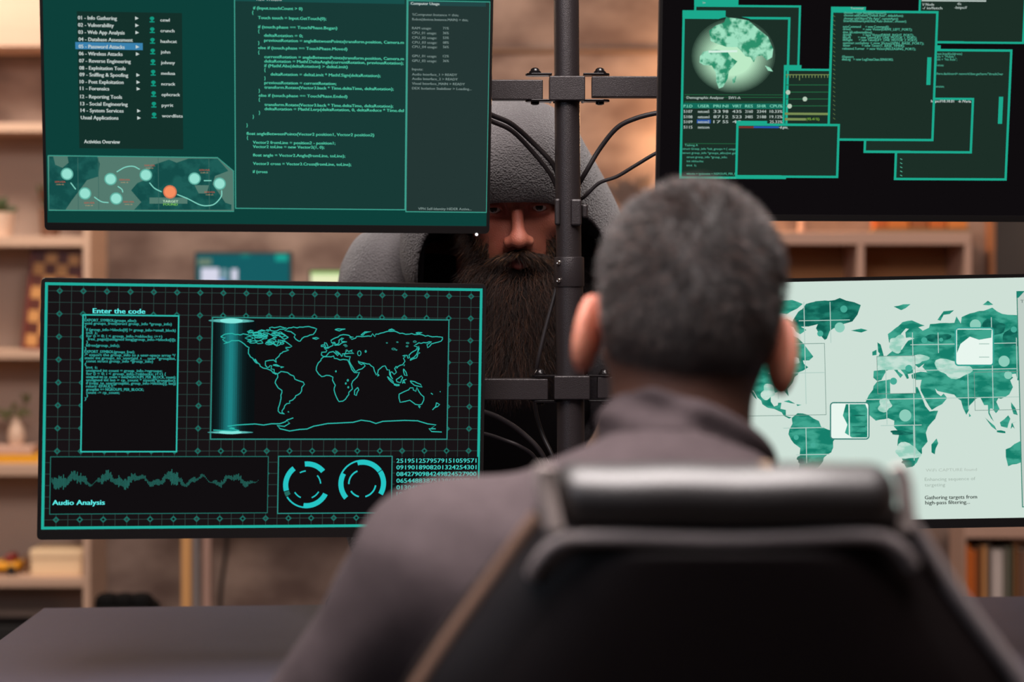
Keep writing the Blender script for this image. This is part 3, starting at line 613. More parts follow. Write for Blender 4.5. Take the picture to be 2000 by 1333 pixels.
s.begin(); s.frame(T2, 414, 619, 874, 859.5, 2.2, 2, NB)
mx0, my0 = 417, 637
def MP(lo, la): return (417+(lo+180)*1.244+ (90-la)*-.03, 637+(83-la)*1.235+(lo+180)*.012)
for i in range(18):                                    # bright sweep column of the map
    t = (i+.5)/18; k = math.exp(-((t-.42)/.22)**2); s.rect(emi('sweep_%d' % i, (lin(10+20*k), lin(16+115*k), lin(18+115*k), 1)), 418+t*78-2.2, 628, 418+t*78+2.3, 848, 2.1)
for r_, k in ((44,.35),(34,.6),(22,1)):
    s.disc(emi('sweep_top_%d' % r_, rgb(40+90*k,110+120*k,110+110*k)), 452, 627, r_, 2.2+k*.2, 3+2*k); s.disc(MATS['sweep_top_%d' % r_], 450, 845, r_, 2.2+k*.2, 2+1.5*k)
s.end('map_window'); s.begin()
for pl_ in [NA, GR, SA, AF, EU, AU]+ISL: s.line(TE, [MP(*q) for q in jag(pl_, 1.1)], 1.7, 3, closed=True)
random.seed(9)
for k in range(34):                                    # scattered islands and lakes of northern Canada, Asia and Europe
    lo, la = (random.uniform(-125,-68), random.uniform(56,79)) if k < 24 else (random.uniform(20,140), random.uniform(45,62)); r_ = random.uniform(1.5,5) if k < 24 else random.uniform(.6,2)
    s.line(TE if k < 24 else T2, [MP(lo+r_*1.6*math.cos(q)*random.uniform(.6,1.2), la+r_*.7*math.sin(q)*random.uniform(.6,1.2)) for q in np.linspace(0, 5.6, 8)], 1.4, 3, closed=True)
for lo, la, r_ in ((50,42,4),(60,45,1.5),(33,-1,1.5),(30,-6,1.2),(34,-12,1.2),(14,13,1)): s.line(TE, [MP(lo+r_*math.cos(q)*.7, la+r_*math.sin(q)) for q in np.linspace(0,5.6,8)], 1.4, 3, closed=True)
ant = [(417,841),(452,842),(468,842),(447,838),(458,837),(444,833),(462,831),(482,830),(498,829),(515,830),(530,828),(546,829),(556,824),(562,820),(572,816),(560,822),(566,828),(556,834),(542,832),(548,838),(565,842),(585,839),(600,838),(612,833),(640,827),(665,826),(690,826),(706,822),(722,824),(734,828),(748,823),(790,822),(815,823),(836,828),(851,830),(842,836),(850,838),(838,838),(843,843),(863,845)]
s.line(TE, [(x+random.uniform(-1,1), y+random.uniform(-.8,.8)) for x, y in ant], 1.9, 3); s.end('world_outline')
s.begin(); s.frame(T3, 98, 892, 523, 1003, 1.6, 2, NB)
for i in range(180):                                   # waveform
    x = 101+i*2.25; am = 10+5*math.sin(i*.13)+3*math.sin(i*.31); cc = 939+7*math.sin(i*.23)+3*math.sin(i*.61); am *= (1 if i < 110 else .55)*random.uniform(.4,1.1)
    s.rect(TW, x, cc-am, x+1.0, cc+am*.8, 2.6)
s.end('audio_window'); s.begin(); s.frame(T2, 543, 891, 765, 1003, 2.0, 2, NB)
cx, cy_ = 599, 947.5
for a0, a1, r0, r1 in ((40,96,36,46),(128,196,36,46),(212,262,43,46),(262,334,36,46),(95,120,26,28.5),(5,42,26,28.5),(212,246,26,28.5),(292,330,26,28.5)): s.arc(DK, cx, cy_, r0, r1, a0, a1, 3)
s.arc(T3, cx, cy_, 36, 46, 198, 210, 3)
cx, cy_ = 707.5, 945
for a0, a1, r0, r1 in ((36,104,37,47),(-30,34,37,47),(100,152,44,47),(152,222,37,47),(112,182,25,28),(214,256,25,28),(284,352,25,28)): s.arc(DK, cx, cy_, r0, r1, a0, a1, 3)
s.end('dial_window'); s.begin()
s.rect(NB, 772, 893, 932, 1004, 2)
for i, r_ in enumerate(('2519512579579151059571 0','0919018908201324254 3012','0842790984249824527 90014','0654488387513865837 51186','0130453829012345678 90123','1913295418273645091 82736','5550827364509182736 45091','5708273645091827364 50918','6390918273645091827 36450')):
    r_ = r_.replace(' ', ''); s.text(emi('digit_teal', rgb(70,206,196)), r_[:22], 774, 904.5+i*13, 930, 8.5, 3, bold=.5)
s.end('digit_rows'); s.begin(); s.text(emi('mark_grey', rgb(150,140,144)), 'Monitor'[:0]+'||||||', 505, 1047, 528, 3, 3); s.end('maker_mark')

# ---------------------------------------------------------------- upper left screen: menu, code, usage panel
ul = Mon((-.31916408,2.40250359,1.52374563,.07792172,.16459463,.006712), 'upper left monitor with tool menu, program code and node route map', .0105, emi('deep_teal', rgb(13,64,58)))
s = ul.begin(); WT = emi('white_text', rgb(196,208,204)); MT = emi('mint_text', rgb(84,206,170)); GT = emi('grey_text', rgb(128,148,144)); TI = emi('icon_teal', rgb(20,150,126)); BT = emi('panel_edge', rgb(62,156,138))
s.rect(emi('menu_dark', rgb(20,48,42)), 150, 22, 358, 292, 1)
s.rect(emi('menu_blue', rgb(58,128,172)), 147, 82, 279, 98, 2)
menu = [("01 - Info Gathering",38,228,1),("02 - Vulnerability",52,222,1),("03 - Web App Analysis",66,243,1),("04 - Database Assessment",80,259,0),("05 - Password Attacks",94,243,1),("06 - Wireless Attacks",108,239,1),("07 - Reverse Engineering",122,255,0),("08 - Exploitation Tools",136,245,0),("09 - Sniffing & Spoofing",149,250,1),("10 - Post Exploitation",163,241,1),("11 - Forensics",176,213,1),("12 - Reporting Tools",192,238,0),("13 - Social Engineering",206,249,0),("14 - System Services",219,241,1),("Usual Applications",233,231,1),("Activities Overview",280,234,0)]
for i, (t, y, x1, ar) in enumerate(menu):
    x0 = 152+i*.42; s.text(WT, t, x0+(6 if i == 15 else 0)-(0), y, x1, 7, 3, bold=.6)
    if ar: s.poly(WT, [(264+i*.3,y-6),(271+i*.3,y-2),(264+i*.3,y+1)], 3)
s.end('tool_menu'); s.begin()
for i, t in enumerate(("cewl","crunch","hashcat","john","johnny","medusa","ncrack","ophcrack","pyrit","wordlists")):
    y = 42+i*20.8; x = 297+i*.45; x1 = 313+i*.35+len(t)*4.5; s.text(WT, t, 313+i*.35, y, x1, 6, 3, bold=.5)
    s.disc(TI, x, y-6, 4.2, 3, 3.4); s.rect(TI, x-1.4, y-4, x+1.4, y, 3); s.rect(TI, x-5, y-.5, x+5, y+1.8, 3)
s.end('user_icons')
s.begin(); land = emi('route_land', rgb(30,92,86), 1, rgb(20,76,72), 60); sea = emi('route_sea', rgb(84,122,110)); s.poly(sea, [(94,304),(425,308),(456,334),(457,413),(95,411)], 1)
s.poly(land, [(96,306),(190,306),(195,320),(192,345),(170,352),(158,368),(140,392),(128,410),(96,409)], 1.3)
s.poly(sea, [(104,306),(132,306),(134,318),(122,328),(108,322)], 1.5)
s.poly(land, [(256,372),(268,358),(282,352),(285,340),(300,322),(330,312),(345,318),(368,310),(425,310),(446,334),(420,344),(415,360),(428,378),(440,396),(452,400),(452,410),(262,410),(276,395)], 1.3)
s.poly(sea, [(292,386),(366,386),(366,398),(292,398)], 1.5)
s.poly(sea, [(380,362),(408,362),(404,378),(388,378)], 1.5)
for x in (152, 192, 309, 408): s.line(emi('route_grid', rgb(60,104,96)), [(x,308),(x+1,410)], 1, 1.7)
s.line(BT, [(94,304),(425,308),(456,334),(457,413),(95,411)], 1.8, 2, closed=True)
nd = emi('node_pale', rgb(150,224,208)); ne = emi('node_rim', rgb(96,176,160)); ln_ = emi('route_line', rgb(130,214,196))
for pts in ([(138,357),(148,370)],[(184,385),(198,394),(212,396)],[(228,336),(244,327),(260,325),(273,331)],[(230,364),(238,370),(240,376)],[(292,357),(302,368),(316,375)],[(346,380),(366,388),(390,400),(406,402),(420,398),(432,384),(433,372)],[(398,353),(413,353)]): s.line(ln_, [tuple(q)[:2] for q in spline([(a,c,0) for a,c in pts], 6)], 2, 2)
for x, y in ((131,340),(166,378),(216,350),(227,388),(285,342),(380,349),(429,359)): s.disc(ne, x, y, 12, 2.2); s.disc(nd, x, y, 9.6, 2.5)
s.disc(emi('target_rim', rgb(214,120,84)), 332, 375, 13, 2.2); s.disc(emi('target_orange', rgb(246,142,96)), 332, 375, 10.5, 2.5)
for x, y in ((117,357),(174,398),(243,353),(251,396),(292,325),(399,334),(409,377)):
    s.text(emi('red_tag', rgb(186,84,66)), 'SERVER', x-10, y, x+11, 3.4, 3); s.text(emi('tan_tag', rgb(190,160,120)), 'node ok', x-7, y+4.5, x+8, 2.6, 3)
s.text(emi('tag_white', rgb(190,226,190)), 'TARGET', 318, 395.5, 348, 4.5, 3, bold=.4); s.text(emi('tag_green', rgb(120,196,90)), 'FOUND', 319, 401.5, 347, 4.5, 3, bold=.4)
s.end('route_map')
s.begin(); s.rect(emi('bar_teal', rgb(24,80,76)), 457, -30, 792, 8, 1.2); s.frame(BT, 457, -12, 792, 411, 2, 2, emi('code_panel', rgb(24,58,54)))
s.rect(emi('bar_teal', None), 459, -8, 790, 8, 1.8); s.text(WT, 'View Window', 499, 1, 551, 6, 3)
cl_ = [(158,51,436,"if (Input.touchCount > 0)"),(152,77,158,"{"),(185,106,571,"Touch touch = Input.GetTouch(0);"),(186,158,633,"if (touch.phase == TouchPhase.Began)"),(186,182,192,"{"),(219,206,438,"deltaRotation = 0;"),(220,234,1010,"previousRotation = angleBetweenPoints(transform.position, Camera.m"),(186,249,192,"}"),(186,276,690,"else if (touch.phase == TouchPhase.Moved)"),(186,302,192,"{"),(221,327,1010,"currentRotation = angleBetweenPoints(transform.position, Camera.m"),(221,352,1008,"deltaRotation = Mathf.DeltaAngle(currentRotation, previousRotation);"),(221,378,692,"if (Mathf.Abs(deltaRotation) > deltaLimit)"),(221,402,227,"{"),(256,426,878,"deltaRotation = deltaLimit * Mathf.Sign(deltaRotation);"),(221,449,227,"}"),(221,474,628,"previousRotation = currentRotation;"),(221,500,952,"transform.Rotate(Vector3.back * Time.deltaTime, deltaRotation);"),(189,520,195,"}"),(189,546,690,"else if (touch.phase == TouchPhase.Ended)"),(189,570,195,"{"),(222,598,950,"transform.Rotate(Vector3.back * Time.deltaTime, deltaRotation);"),(222,622,1010,"deltaRotation = Mathf.Lerp(deltaRotation, 0, deltaReduce * Time.del"),(190,644,196,"}"),(155,667,161,"}"),(120,715,126,"}"),(120,762,842,"float angleBetweenPoints(Vector2 position1, Vector2 position2)"),(122,786,128,"{"),(156,812,622,"Vector2 fromLine = position2 - position1;"),(156,836,560,"Vector2 toLine = new Vector2(1, 0);"),(156,884,678,"float angle = Vector2.Angle(fromLine, toLine);"),(157,932,712,"Vector3 cross = Vector3.Cross(fromLine, toLine);"),(156,978,238,"if (cross")]
for a, y, c, t in cl_: s.text(MT, t, 440+a*.345, y*.345+.6, 440+c*.345, 5.6 if len(t) > 1 else 6, 3, bold=.45)
s.end('code_panel')
s.begin(); s.frame(BT, 796, 0, 951, 416, 1.8, 2, emi('usage_panel', rgb(36,54,52))); s.rect(emi('bar_grey', rgb(34,70,70)), 798, 2, 949, 13, 2.2)
s.text(WT, 'Computer Usage', 802, 9, 858, 5, 3, bold=.4)
us_ = [(1058,88,1320,"\\\\Computer.Instance = this;"),(1058,115,1374,"Robot(devices.Instance.MAIN) = this;"),(1057,165,1166,"RAM usage:"),(1057,192,1195,"CPU_01 usage:"),(1057,219,1197,"CPU_02 usage:"),(1057,246,1198,"CPU_03 usage:"),(1057,271,1199,"CPU_04 usage:"),(1057,323,1196,"GPU_01 usage:"),(1057,350,1196,"GPU_02 usage:"),(1057,398,1118,"Inputs:"),(1057,427,1312,"Audio Interface_1 > READY"),(1057,452,1316,"Audio Interface_2 > READY"),(1057,479,1356,"Visual Interface_MAIN > READY"),(1057,506,1394,"DEX Isolation Stabilizer > Loading...")]
for a, y, c, t in us_: s.text(GT, t, 440+a*.345, y*.345, 440+c*.345, 4.6, 3, bold=.2)
for y, t in ((165,"71%"),(192,"36%"),(219,"53%"),(246,"08%"),(271,"56%"),(323,"12%"),(350,"36%")): s.text(GT, t, 440+1232*.345, y*.345+.4, 440+1265*.345, 4.6, 3, bold=.2)
s.text(GT, "VPN Self-Identity HIDER Active...", 440+1092*.345, 410, 440+1394*.345, 4.8, 3, bold=.2); s.end('usage_panel')
g = ul.M(*[ul.S(930.5,455.5)[0], -.006, -.1695-.0015]); MB().lathe([(.0005,-.0016),(.0018,-.001),(.002,.0),(.0018,.001),(.0005,.0016)], g, 16, ax=(0,1,0)).build('power_light', emi('white_led', (1,.97,.98,1), 1.6), ul.root, smooth=True)

# ---------------------------------------------------------------- upper right screen: globe and stacked windows
ur = Mon((.4830187,2.4,1.53833352,.03208862,.13744164,.00321465), 'upper right monitor with green globe and overlapping dark windows', .0085, emi('near_black', rgb(15,12,14)))
s = ur.begin(); GB = emi('green_edge', rgb(28,168,140)); GF = emi('green_fill', rgb(28,46,38)); GX = emi('green_text', rgb(88,190,160)); GW = emi('pale_text', rgb(176,190,184)); GD = emi('dim_green', rgb(36,100,64)); GY = emi('olive_bar', rgb(120,140,84))
def win(x0, y0, x1, y1, w, lay, tab=None, tw=85, foot=None):
    s.frame(GB, x0, y0, x1, y1, w, lay, GF)
    if tab: s.rect(GB, x0, y0-tab, x0+tw, y0+2, lay)
    if foot: s.rect(GB, foot[0], y1-6, foot[1], y1-1, lay+.1)
win(1356, 9, 1561, 135, 4, 1, 12, 86); s.text(GW, '>', 1372, 8, 1378, 5, 1.5); s.end('globe_back_window'); s.begin()
win(1333, 32, 1535, 350, 4.5, 2, 12, 84)
gx, gy = 1433, 108
for i in range(14):                                    # lit disc of the globe picture
    t = i/13; k = t**.75; s.disc(emi('globe_%d' % i, (lin(28+160*k), lin(46+188*k), lin(38+160*k), 1)), gx-4*k, gy+5*k, 84-44*t, 2.2+.05*i, 74-40*t, 40)
s.end('globe_window'); s.begin(); gl = emi('globe_land', rgb(44,142,106), 1, rgb(158,224,192), 95); 
s.poly(gl, [(1366,122),(1367,110),(1374,101),(1384,99),(1398,97),(1412,99),(1420,100),(1428,112),(1440,120),(1432,130),(1424,138),(1421,154),(1412,170),(1404,173),(1399,160),(1398,142),(1390,128),(1374,127)], 3.1)
s.poly(gl, [(1385,60),(1398,50),(1414,44),(1418,34),(1440,36),(1462,40),(1480,56),(1500,72),(1510,96),(1508,112),(1498,118),(1488,108),(1478,110),(1472,122),(1466,112),(1456,110),(1448,100),(1440,92),(1420,92),(1402,86),(1388,80)], 3.1)
s.poly(gl, [(1430,154),(1438,148),(1436,160),(1431,164)], 3.1); s.poly(gl, [(1494,128),(1504,132),(1510,140),(1500,138)], 3.1)
s.line(emi('globe_white', rgb(214,240,226)), [(1384,101),(1440,100)], 4, 3.3); s.end('globe_land'); s.begin()
for y in (185,190,199): s.line(GD, [(1337,y),(1530,y+.5)], 1.2, 3)
s.text(GW, 'Demographic Analyzer    SW1-A', 1341, 193, 1446, 5, 3.2, bold=.3)
s.rect(emi('table_head', rgb(20,106,88)), 1335, 201, 1528, 213, 3)
X = (1335,1363,1393,1411,1430,1455,1478,1503); X1 = (1352,1385,1407,1422,1448,1470,1496,1528)
rows = (('P.I.D','USER','PRI','NI','VIRT','RES','SHR','CPU%'),('5107','netcom5','33','98','435','2160','2344','10.33%'),('5108','netcom1','87','12','523','3485','2188','19.12%'),('5109','netcom2','17','55','48','','','25.33%'),('5115','netcon','','','','','',''))
for j, r_ in enumerate(rows):
    for i, t in enumerate(r_):
        if t: s.text(emi('head_text', rgb(120,206,180)) if j == 0 else GW, t, X[i], 210+j*10.5-(j > 2)*.8, X1[i], 5.6, 3.2, bold=.4)
s.rect(emi('blue_mark', rgb(40,84,160)), 1361, 233.5, 1388, 241, 3.1)
s.line(GD, [(1337,280.5),(1437,281)], 1.2, 3); s.text(GX, 'Tasking A', 1337, 285.5, 1363, 4, 3)
for i, (t, a, c) in enumerate((("struct Group_info *init_groups = { .usage",1333,1437),("struct group_info *groups_alloc(int gid",1333,1437),("struct group_info *group_info;",1341,1420),("int nblocks;",1341,1374),("int i;",1341,1360),("",0,0),("nblocks = (gidsetsize + NGROUPS_PER_B",1341,1437),("/* Make sure we always allocate at le",1341,1437))):
    if t: s.text(GX, t, a, 292.5+i*8.1, c, 4, 3)
s.end('process_table'); s.begin()
win(1531, 134, 1630, 246, 4, 2.3, 7, 34)
s.line(GY, [(1535,146),(1622,146)], 1.5, 3)
for i in range(15): s.line(GY, [(1537+i*6.1,146),(1537+i*6.1,152 if i != 4 else 157)], 1.4, 3)
for y in (166,180,193.5,207): s.line(GD, [(1535,y),(1622,y)], 1.6, 3)
for x, y in ((1539,180.5),(1572,193.5),(1542,207.5)): s.disc(emi('slider_knob', rgb(178,200,180)), x, y, 4.5, 3.3)
s.rect(GY, 1533, 220, 1618, 225, 3); s.rect(GY, 1533, 230.5, 1574, 235.5, 3); s.text(emi('lime_text', rgb(140,190,70)), '(95.41%)', 1575, 235, 1600, 5, 3); s.end('slider_window'); s.begin()
win(1797, -60, 2000, 86, 4, 2.0, foot=(1800,1882)); s.line(GW, [(1800,1),(1926,2)], 3, 2.6); s.text(GW, '\\/ Node', 1801, 11, 1824, 5, 2.6, bold=.4); s.text(GW, '-/ io/fetch', 1801, 18, 1840, 5, 2.6, bold=.4); s.text(GW, '4k', 1869, 10, 1878, 5, 2.6); s.text(GW, '-https://', 1864, 17, 1888, 5, 2.6, bold=.4); s.end('node_window'); s.begin()
win(1755, 95, 1966, 353, 4.5, 2.0, 7, 82, None)
for i, (t, x1) in enumerate((("access.load(address)",1879),("mobile = \"Mobile\";",1866),("mobile = \"No Role\";",1869),("key;",1830),("= choices;",1843),("",0),("ent/here.dashboard= network?date.get?term/\"threshOver",1959),("",0),("",0),("",0),("ertension;",1844))):
    if t: s.text(GX, t, 1821, 107+i*(5.6+(i > 5)*.4)+(3 if i > 5 else 0)+(0 if i < 10 else 1), x1, 4.6, 2.6)
s.rect(GB, 1951, 189, 1957, 242, 2.4)
for i in range(5): s.line(GX, [(1758,310+i*8),(1762,312+i*8)], 1.2, 2.6)
s.end('script_window'); s.begin()
win(1690, 190, 1898, 300, 4.5, 2.8, foot=(1692,1778)); s.text(emi('white_text', None), 'https://10.10.01   -k /Varia', 1818, 200, 1896, 5, 3.3, bold=.4); s.end('address_window'); s.begin()
win(1623, 20, 1823, 276, 4.5, 3.6, 7, 68); s.text(GW, 'Terminal', 1661, 18, 1686, 4, 4.2)
tx = [("chooser = new SendableChooser();",1648,1731,27),("chooser.addDefault(\"Default Auto\", defaultAuto);",1648,1764,32),("chooser.addObject(\"My Auto\", customAuto);",1648,1754,38),("SmartDashboard.putData(\"Auto choices\", chooser);",1647,1770,43),("autoCommand     = new Command();",1646,1736,54),("driveL            = new Victor(DRIVE_LEFT_PORT);",1646,1781,59),("drive_left.setInverted(true);",1646,1703,65),("driveR            = new Victor(DRIVE_RIGHT_PORT);",1646,1784,70),("liftLeft        = new Talon(LIFT_ONE_MOTOR_1_PORT);",1646,1790,75),("liftRight       = new Talon(LIFT_ONE_MOTOR_2_PORT);",1646,1791,80),("spinner.setSafety = new Victor(SPIN_BASE_PORT);",1646,1804,86),("timer            = new Timer(T_BASE_TIMER);",1646,1766,91),("released.Turner  = new Victor(RELEASING_PORT);",1645,1788,97),("//Sensors",1644,1667,113),("distLeg   = new LogDataChan.SENSORS;",1644,1744,118)]
for t, a, c, y in tx: s.text(GX, t, a, y, c, 4.6, 4.2, bold=.2)
for i in range(24): s.line(emi('tick_olive', rgb(90,110,70)), [(1627,30+i*8.7),(1631,33+i*8.7)], 1.2, 4.2)
s.rect(GB, 1811, 112, 1817, 166, 4.2); s.end('sensor_window'); s.begin()
win(1438, 241, 1637, 348, 4.5, 4.6, 5, 60, (1440,1526)); s.rect(emi('red_bar', rgb(120,50,44)), 1443, 246.5, 1472, 250.5, 5.2); s.rect(emi('blue_bar', rgb(40,84,170)), 1472, 246.5, 1521, 250.5, 5.2); s.text(emi('white_text', None), '~# goto_', 1521, 251, 1540, 5, 5.2, bold=.4); s.end('console_window')
s.begin(); s.text(emi('mark_dim', rgb(50,46,48)), '||||||||', 1690, 423, 1718, 2.5, 3); s.end('maker_mark')

# ---------------------------------------------------------------- lower right screen: pale world map
lr = Mon((.49361587,2.47590092,1.1250613,-.01578118,-.02405157,-.0194693), 'lower right monitor with a pale background and green world map', .0125, emi('pale_screen', rgb(206,224,214)))
s = lr.begin(); LD = emi('map_green', rgb(22,126,106), 1, rgb(64,164,142), 38, (1,1,2.4)); LD2 = emi('map_green_dark', rgb(14,92,80), 1, rgb(34,128,110), 45, (1,1,2)); LP = emi('map_pale', rgb(150,206,188), 1, rgb(196,224,212), 50, (1,1,2)); GL = emi('map_grid', rgb(178,206,196)); SB = emi('spot_teal', rgb(70,170,150)); SP = emi('spot_pale', rgb(140,204,186))
def MR(lo, la):
    la = min(la, 80) if la < 62 else 62+(la-62)*.55
    return (1768+(lo-20)*2.07-(20 if lo < -15 and la < 90 and lo > -172 else 0)*min(1, max(0, (-15-lo)/15)), 813-(math.log(math.tan(PI/4+math.radians(la)/2))-.14)*128.6)
def MRt(q): x, y = MR(*q); return (x+(y-800)*.02, y-(x-1768)*.018)
for pl_ in [NA, SA, AF, AU]+ISL: s.poly(LD, [MRt(q) for q in jag(pl_, .9)], 1)
s.poly(LD2, [MRt(q) for q in jag(GR, .6)], 1); s.poly(LD, [MRt(q) for q in jag(EU, .5)], 1)
def blob(m, x, y, rx, ry, lay, k=.35, n=26):
    pts = []; ph = [random.uniform(0, 6) for _ in range(3)]
    for i in range(n):
        a = 2*PI*i/n; r_ = 1+k*(math.sin(2*a+ph[0])+.7*math.sin(3*a+ph[1])+.5*math.sin(5*a+ph[2]))/2; pts.append((x+rx*r_*math.cos(a), y+ry*r_*math.sin(a)))
    s.poly(m, pts, lay)
for x, y, rx, ry in ((1862,720,34,18),(1772,882,26,14),(1752,672,16,16),(1790,702,20,10),(1728,792,14,12),(1500,766,14,14),(1548,706,14,8)): blob(LP, x, y, rx, ry, 1.4)
s.rect(LP, 1713, 697, 1788, 722, 1.45); s.rect(emi('pale_screen', None), 1738, 741, 1788, 768, 1.45)
for x, y, rx, ry in ((1600,614,50,22),(1940,640,26,14),(1980,660,20,22),(1830,660,24,8),(1775,905,14,6),(1568,898,14,6),(1760,846,20,5)): blob(LD2, x, y, rx, ry, 1.2)
for x, y, r_ in ((1602,652,6),(1640,640,10),(1648,604,7),(1768,812,12),(1775,720,7),(1905,635,11),(1961,706,11),(1969,733,8),(1934,730,6),(1980,644,6),(1555,855,5),(1805,665,6),(1838,664,4),(1588,870,5),(1880,748,5),(1745,745,7)): s.disc(SB if r_ < 8 else SP, x, y, r_, 1.6)
for x, a, c in ((1518,674,780),(1570,590,790),(1574,835,905),(1621,590,670),(1730,722,830),(1782,650,890),(1784,830,900),(1832,650,690),(1890,725,800),(1936,620,800),(1985,660,740)): s.line(GL, [(x,a),(x+(c-a)*.022,c)], 1.6, 2)
for y, a, c in ((627,1560,1660),(673,1500,1606),(674,1778,1985),(730,1500,1610),(724,1790,1985),(781,1690,1990),(837,1530,1610),(832,1720,1800),(889,1555,1620)): s.line(GL, [(a,y),(c,y-(c-a)*.018)], 1.6, 2)
for q in ((1430,674,1614,811),(1712,696,1789,769),(1902,727,1993,801)): s.frame(emi('map_box', rgb(120,150,140)), *q, 1.1, 2.2)
s.end('world_map'); s.begin()
def rbox(m, x0, y0, x1, y1, r_, w, lay, fill=None):
    pts = []
    for cx_, cy2, a0 in ((x1-r_,y0+r_,0),(x0+r_,y0+r_,90),(x0+r_,y1-r_,180),(x1-r_,y1-r_,270)):
        for k in range(6): a = math.radians(a0+18*k); pts.append((cx_+r_*math.cos(a), cy2-r_*math.sin(a)))
    if fill: s.poly(fill, pts, lay-.3)
    s.line(m, pts, w, lay, closed=True)
wp = emi('card_white', rgb(232,246,238))
rbox(emi('card_edge', rgb(60,130,120)), 1622, 787, 1697, 858, 6, 2.6, 3, wp); s.poly(LD, [(1652,790),(1690,790),(1694,800),(1694,855),(1664,855),(1650,846),(1655,830),(1646,812)], 2.9); s.line(wp, [(1658,788),(1659,857)], 2, 2.95)
for y in (812,834,846): s.line(LD2, [(1664,y),(1690,y)], 2, 2.96)
s.end('map_card'); s.begin()
rbox(emi('card_teal', rgb(50,160,145)), 1866, 641, 1940, 714, 6, 3, 3, wp); s.poly(LD, [(1869,644),(1937,644),(1936,660),(1912,664),(1894,658),(1876,672),(1869,690)], 2.9)
for y in (672,698): s.line(GL, [(1912,y),(1932,y)], 2, 2.95)
s.end('map_card'); s.begin()
s.frame(emi('side_green', rgb(40,130,110)), 1985, 569, 2090, 990, 1.8, 2.5, emi('side_pale', rgb(190,204,196))); s.poly(emi('corner_green', rgb(30,130,112)), [(1985,569),(2001,569),(1989,582),(1985,582)], 2.8)
s.text(emi('side_text', rgb(90,110,104)), 'Target list', 1993, 592, 2040, 6, 3); s.end('side_panel')
s.begin(); FT = emi('faint_text', rgb(176,190,180)); s.text(FT, 'WiFi CAPTURE found', 1808, 922, 1908, 6, 3); s.text(emi('faint_text2', rgb(160,176,166)), 'Enhancing sequence of', 1806, 940, 1905, 6.5, 3); s.text(emi('faint_text2', None), 'targeting', 1806, 951, 1846, 6.5, 3)
BTx = emi('dark_text', rgb(52,62,58)); s.text(BTx, 'Gathering targets from', 1806, 976, 1908, 7.4, 3, bold=.5); s.text(BTx, 'high-pass filtering...', 1807, 986, 1894, 7.4, 3, bold=.5); s.end('status_text')
bpy.data.objects.remove(tobj)

# ================================================================ cables round the pole
rub = mat('cable_rubber', rgb(24,19,20), .5, spec=.35)
def cable(pts, r, label, name='cable'):
    b = MB().tube(spline([P(*p) for p in pts], 10), r, 10); o = b.build(name, rub, smooth=True); tag(o, label, 'cable'); return o
cable([(880,215,2.50),(930,214,2.51),(965,227,2.53),(1000,243,2.55),(1040,278,2.575),(1078,318,2.585),(1092,350,2.59)], .0036, 'upper of two black cables curving from the upper left monitor to the pole')
cable([(880,230,2.50),(930,226,2.51),(965,239,2.53),(1000,256,2.55),(1036,292,2.575),(1072,336,2.59),(1090,372,2.595)], .0032, 'lower of two black cables curving from the upper left monitor to the pole')
cable([(1340,214,2.52),(1283,221,2.53),(1240,232,2.54),(1205,250,2.55),(1172,290,2.56),(1145,335,2.565),(1120,378,2.585)], .0034, 'thick black cable arching from the upper right monitor to the pole')
cable([(1340,272,2.52),(1284,298,2.53),(1240,324,2.54),(1205,345,2.55),(1170,358,2.56),(1142,384,2.57),(1122,398,2.59)], .0026, 'thin straight black cable from the upper right monitor down to the pole')
cable([(1100,500,2.59),(1085,570,2.575),(1066,640,2.57),(1052,700,2.57),(1046,745,2.58),(1046,800,2.59),(1060,850,2.585),(1082,900,2.575),(1090,960,2.59)], .0030, 'black cable hanging left of the pole behind the lower clamp')
cable([(880,790,2.50),(948,806,2.53),(985,822,2.545),(1020,846,2.555),(1055,882,2.56),(1075,930,2.57),(1085,1000,2.59)], .0036, 'upper black cable from the lower left monitor sagging to the pole')
cable([(880,835,2.50),(948,848,2.53),(985,860,2.545),(1015,872,2.55),(1045,895,2.565),(1070,950,2.58)], .0026, 'lower black cable from the lower left monitor sagging to the pole')

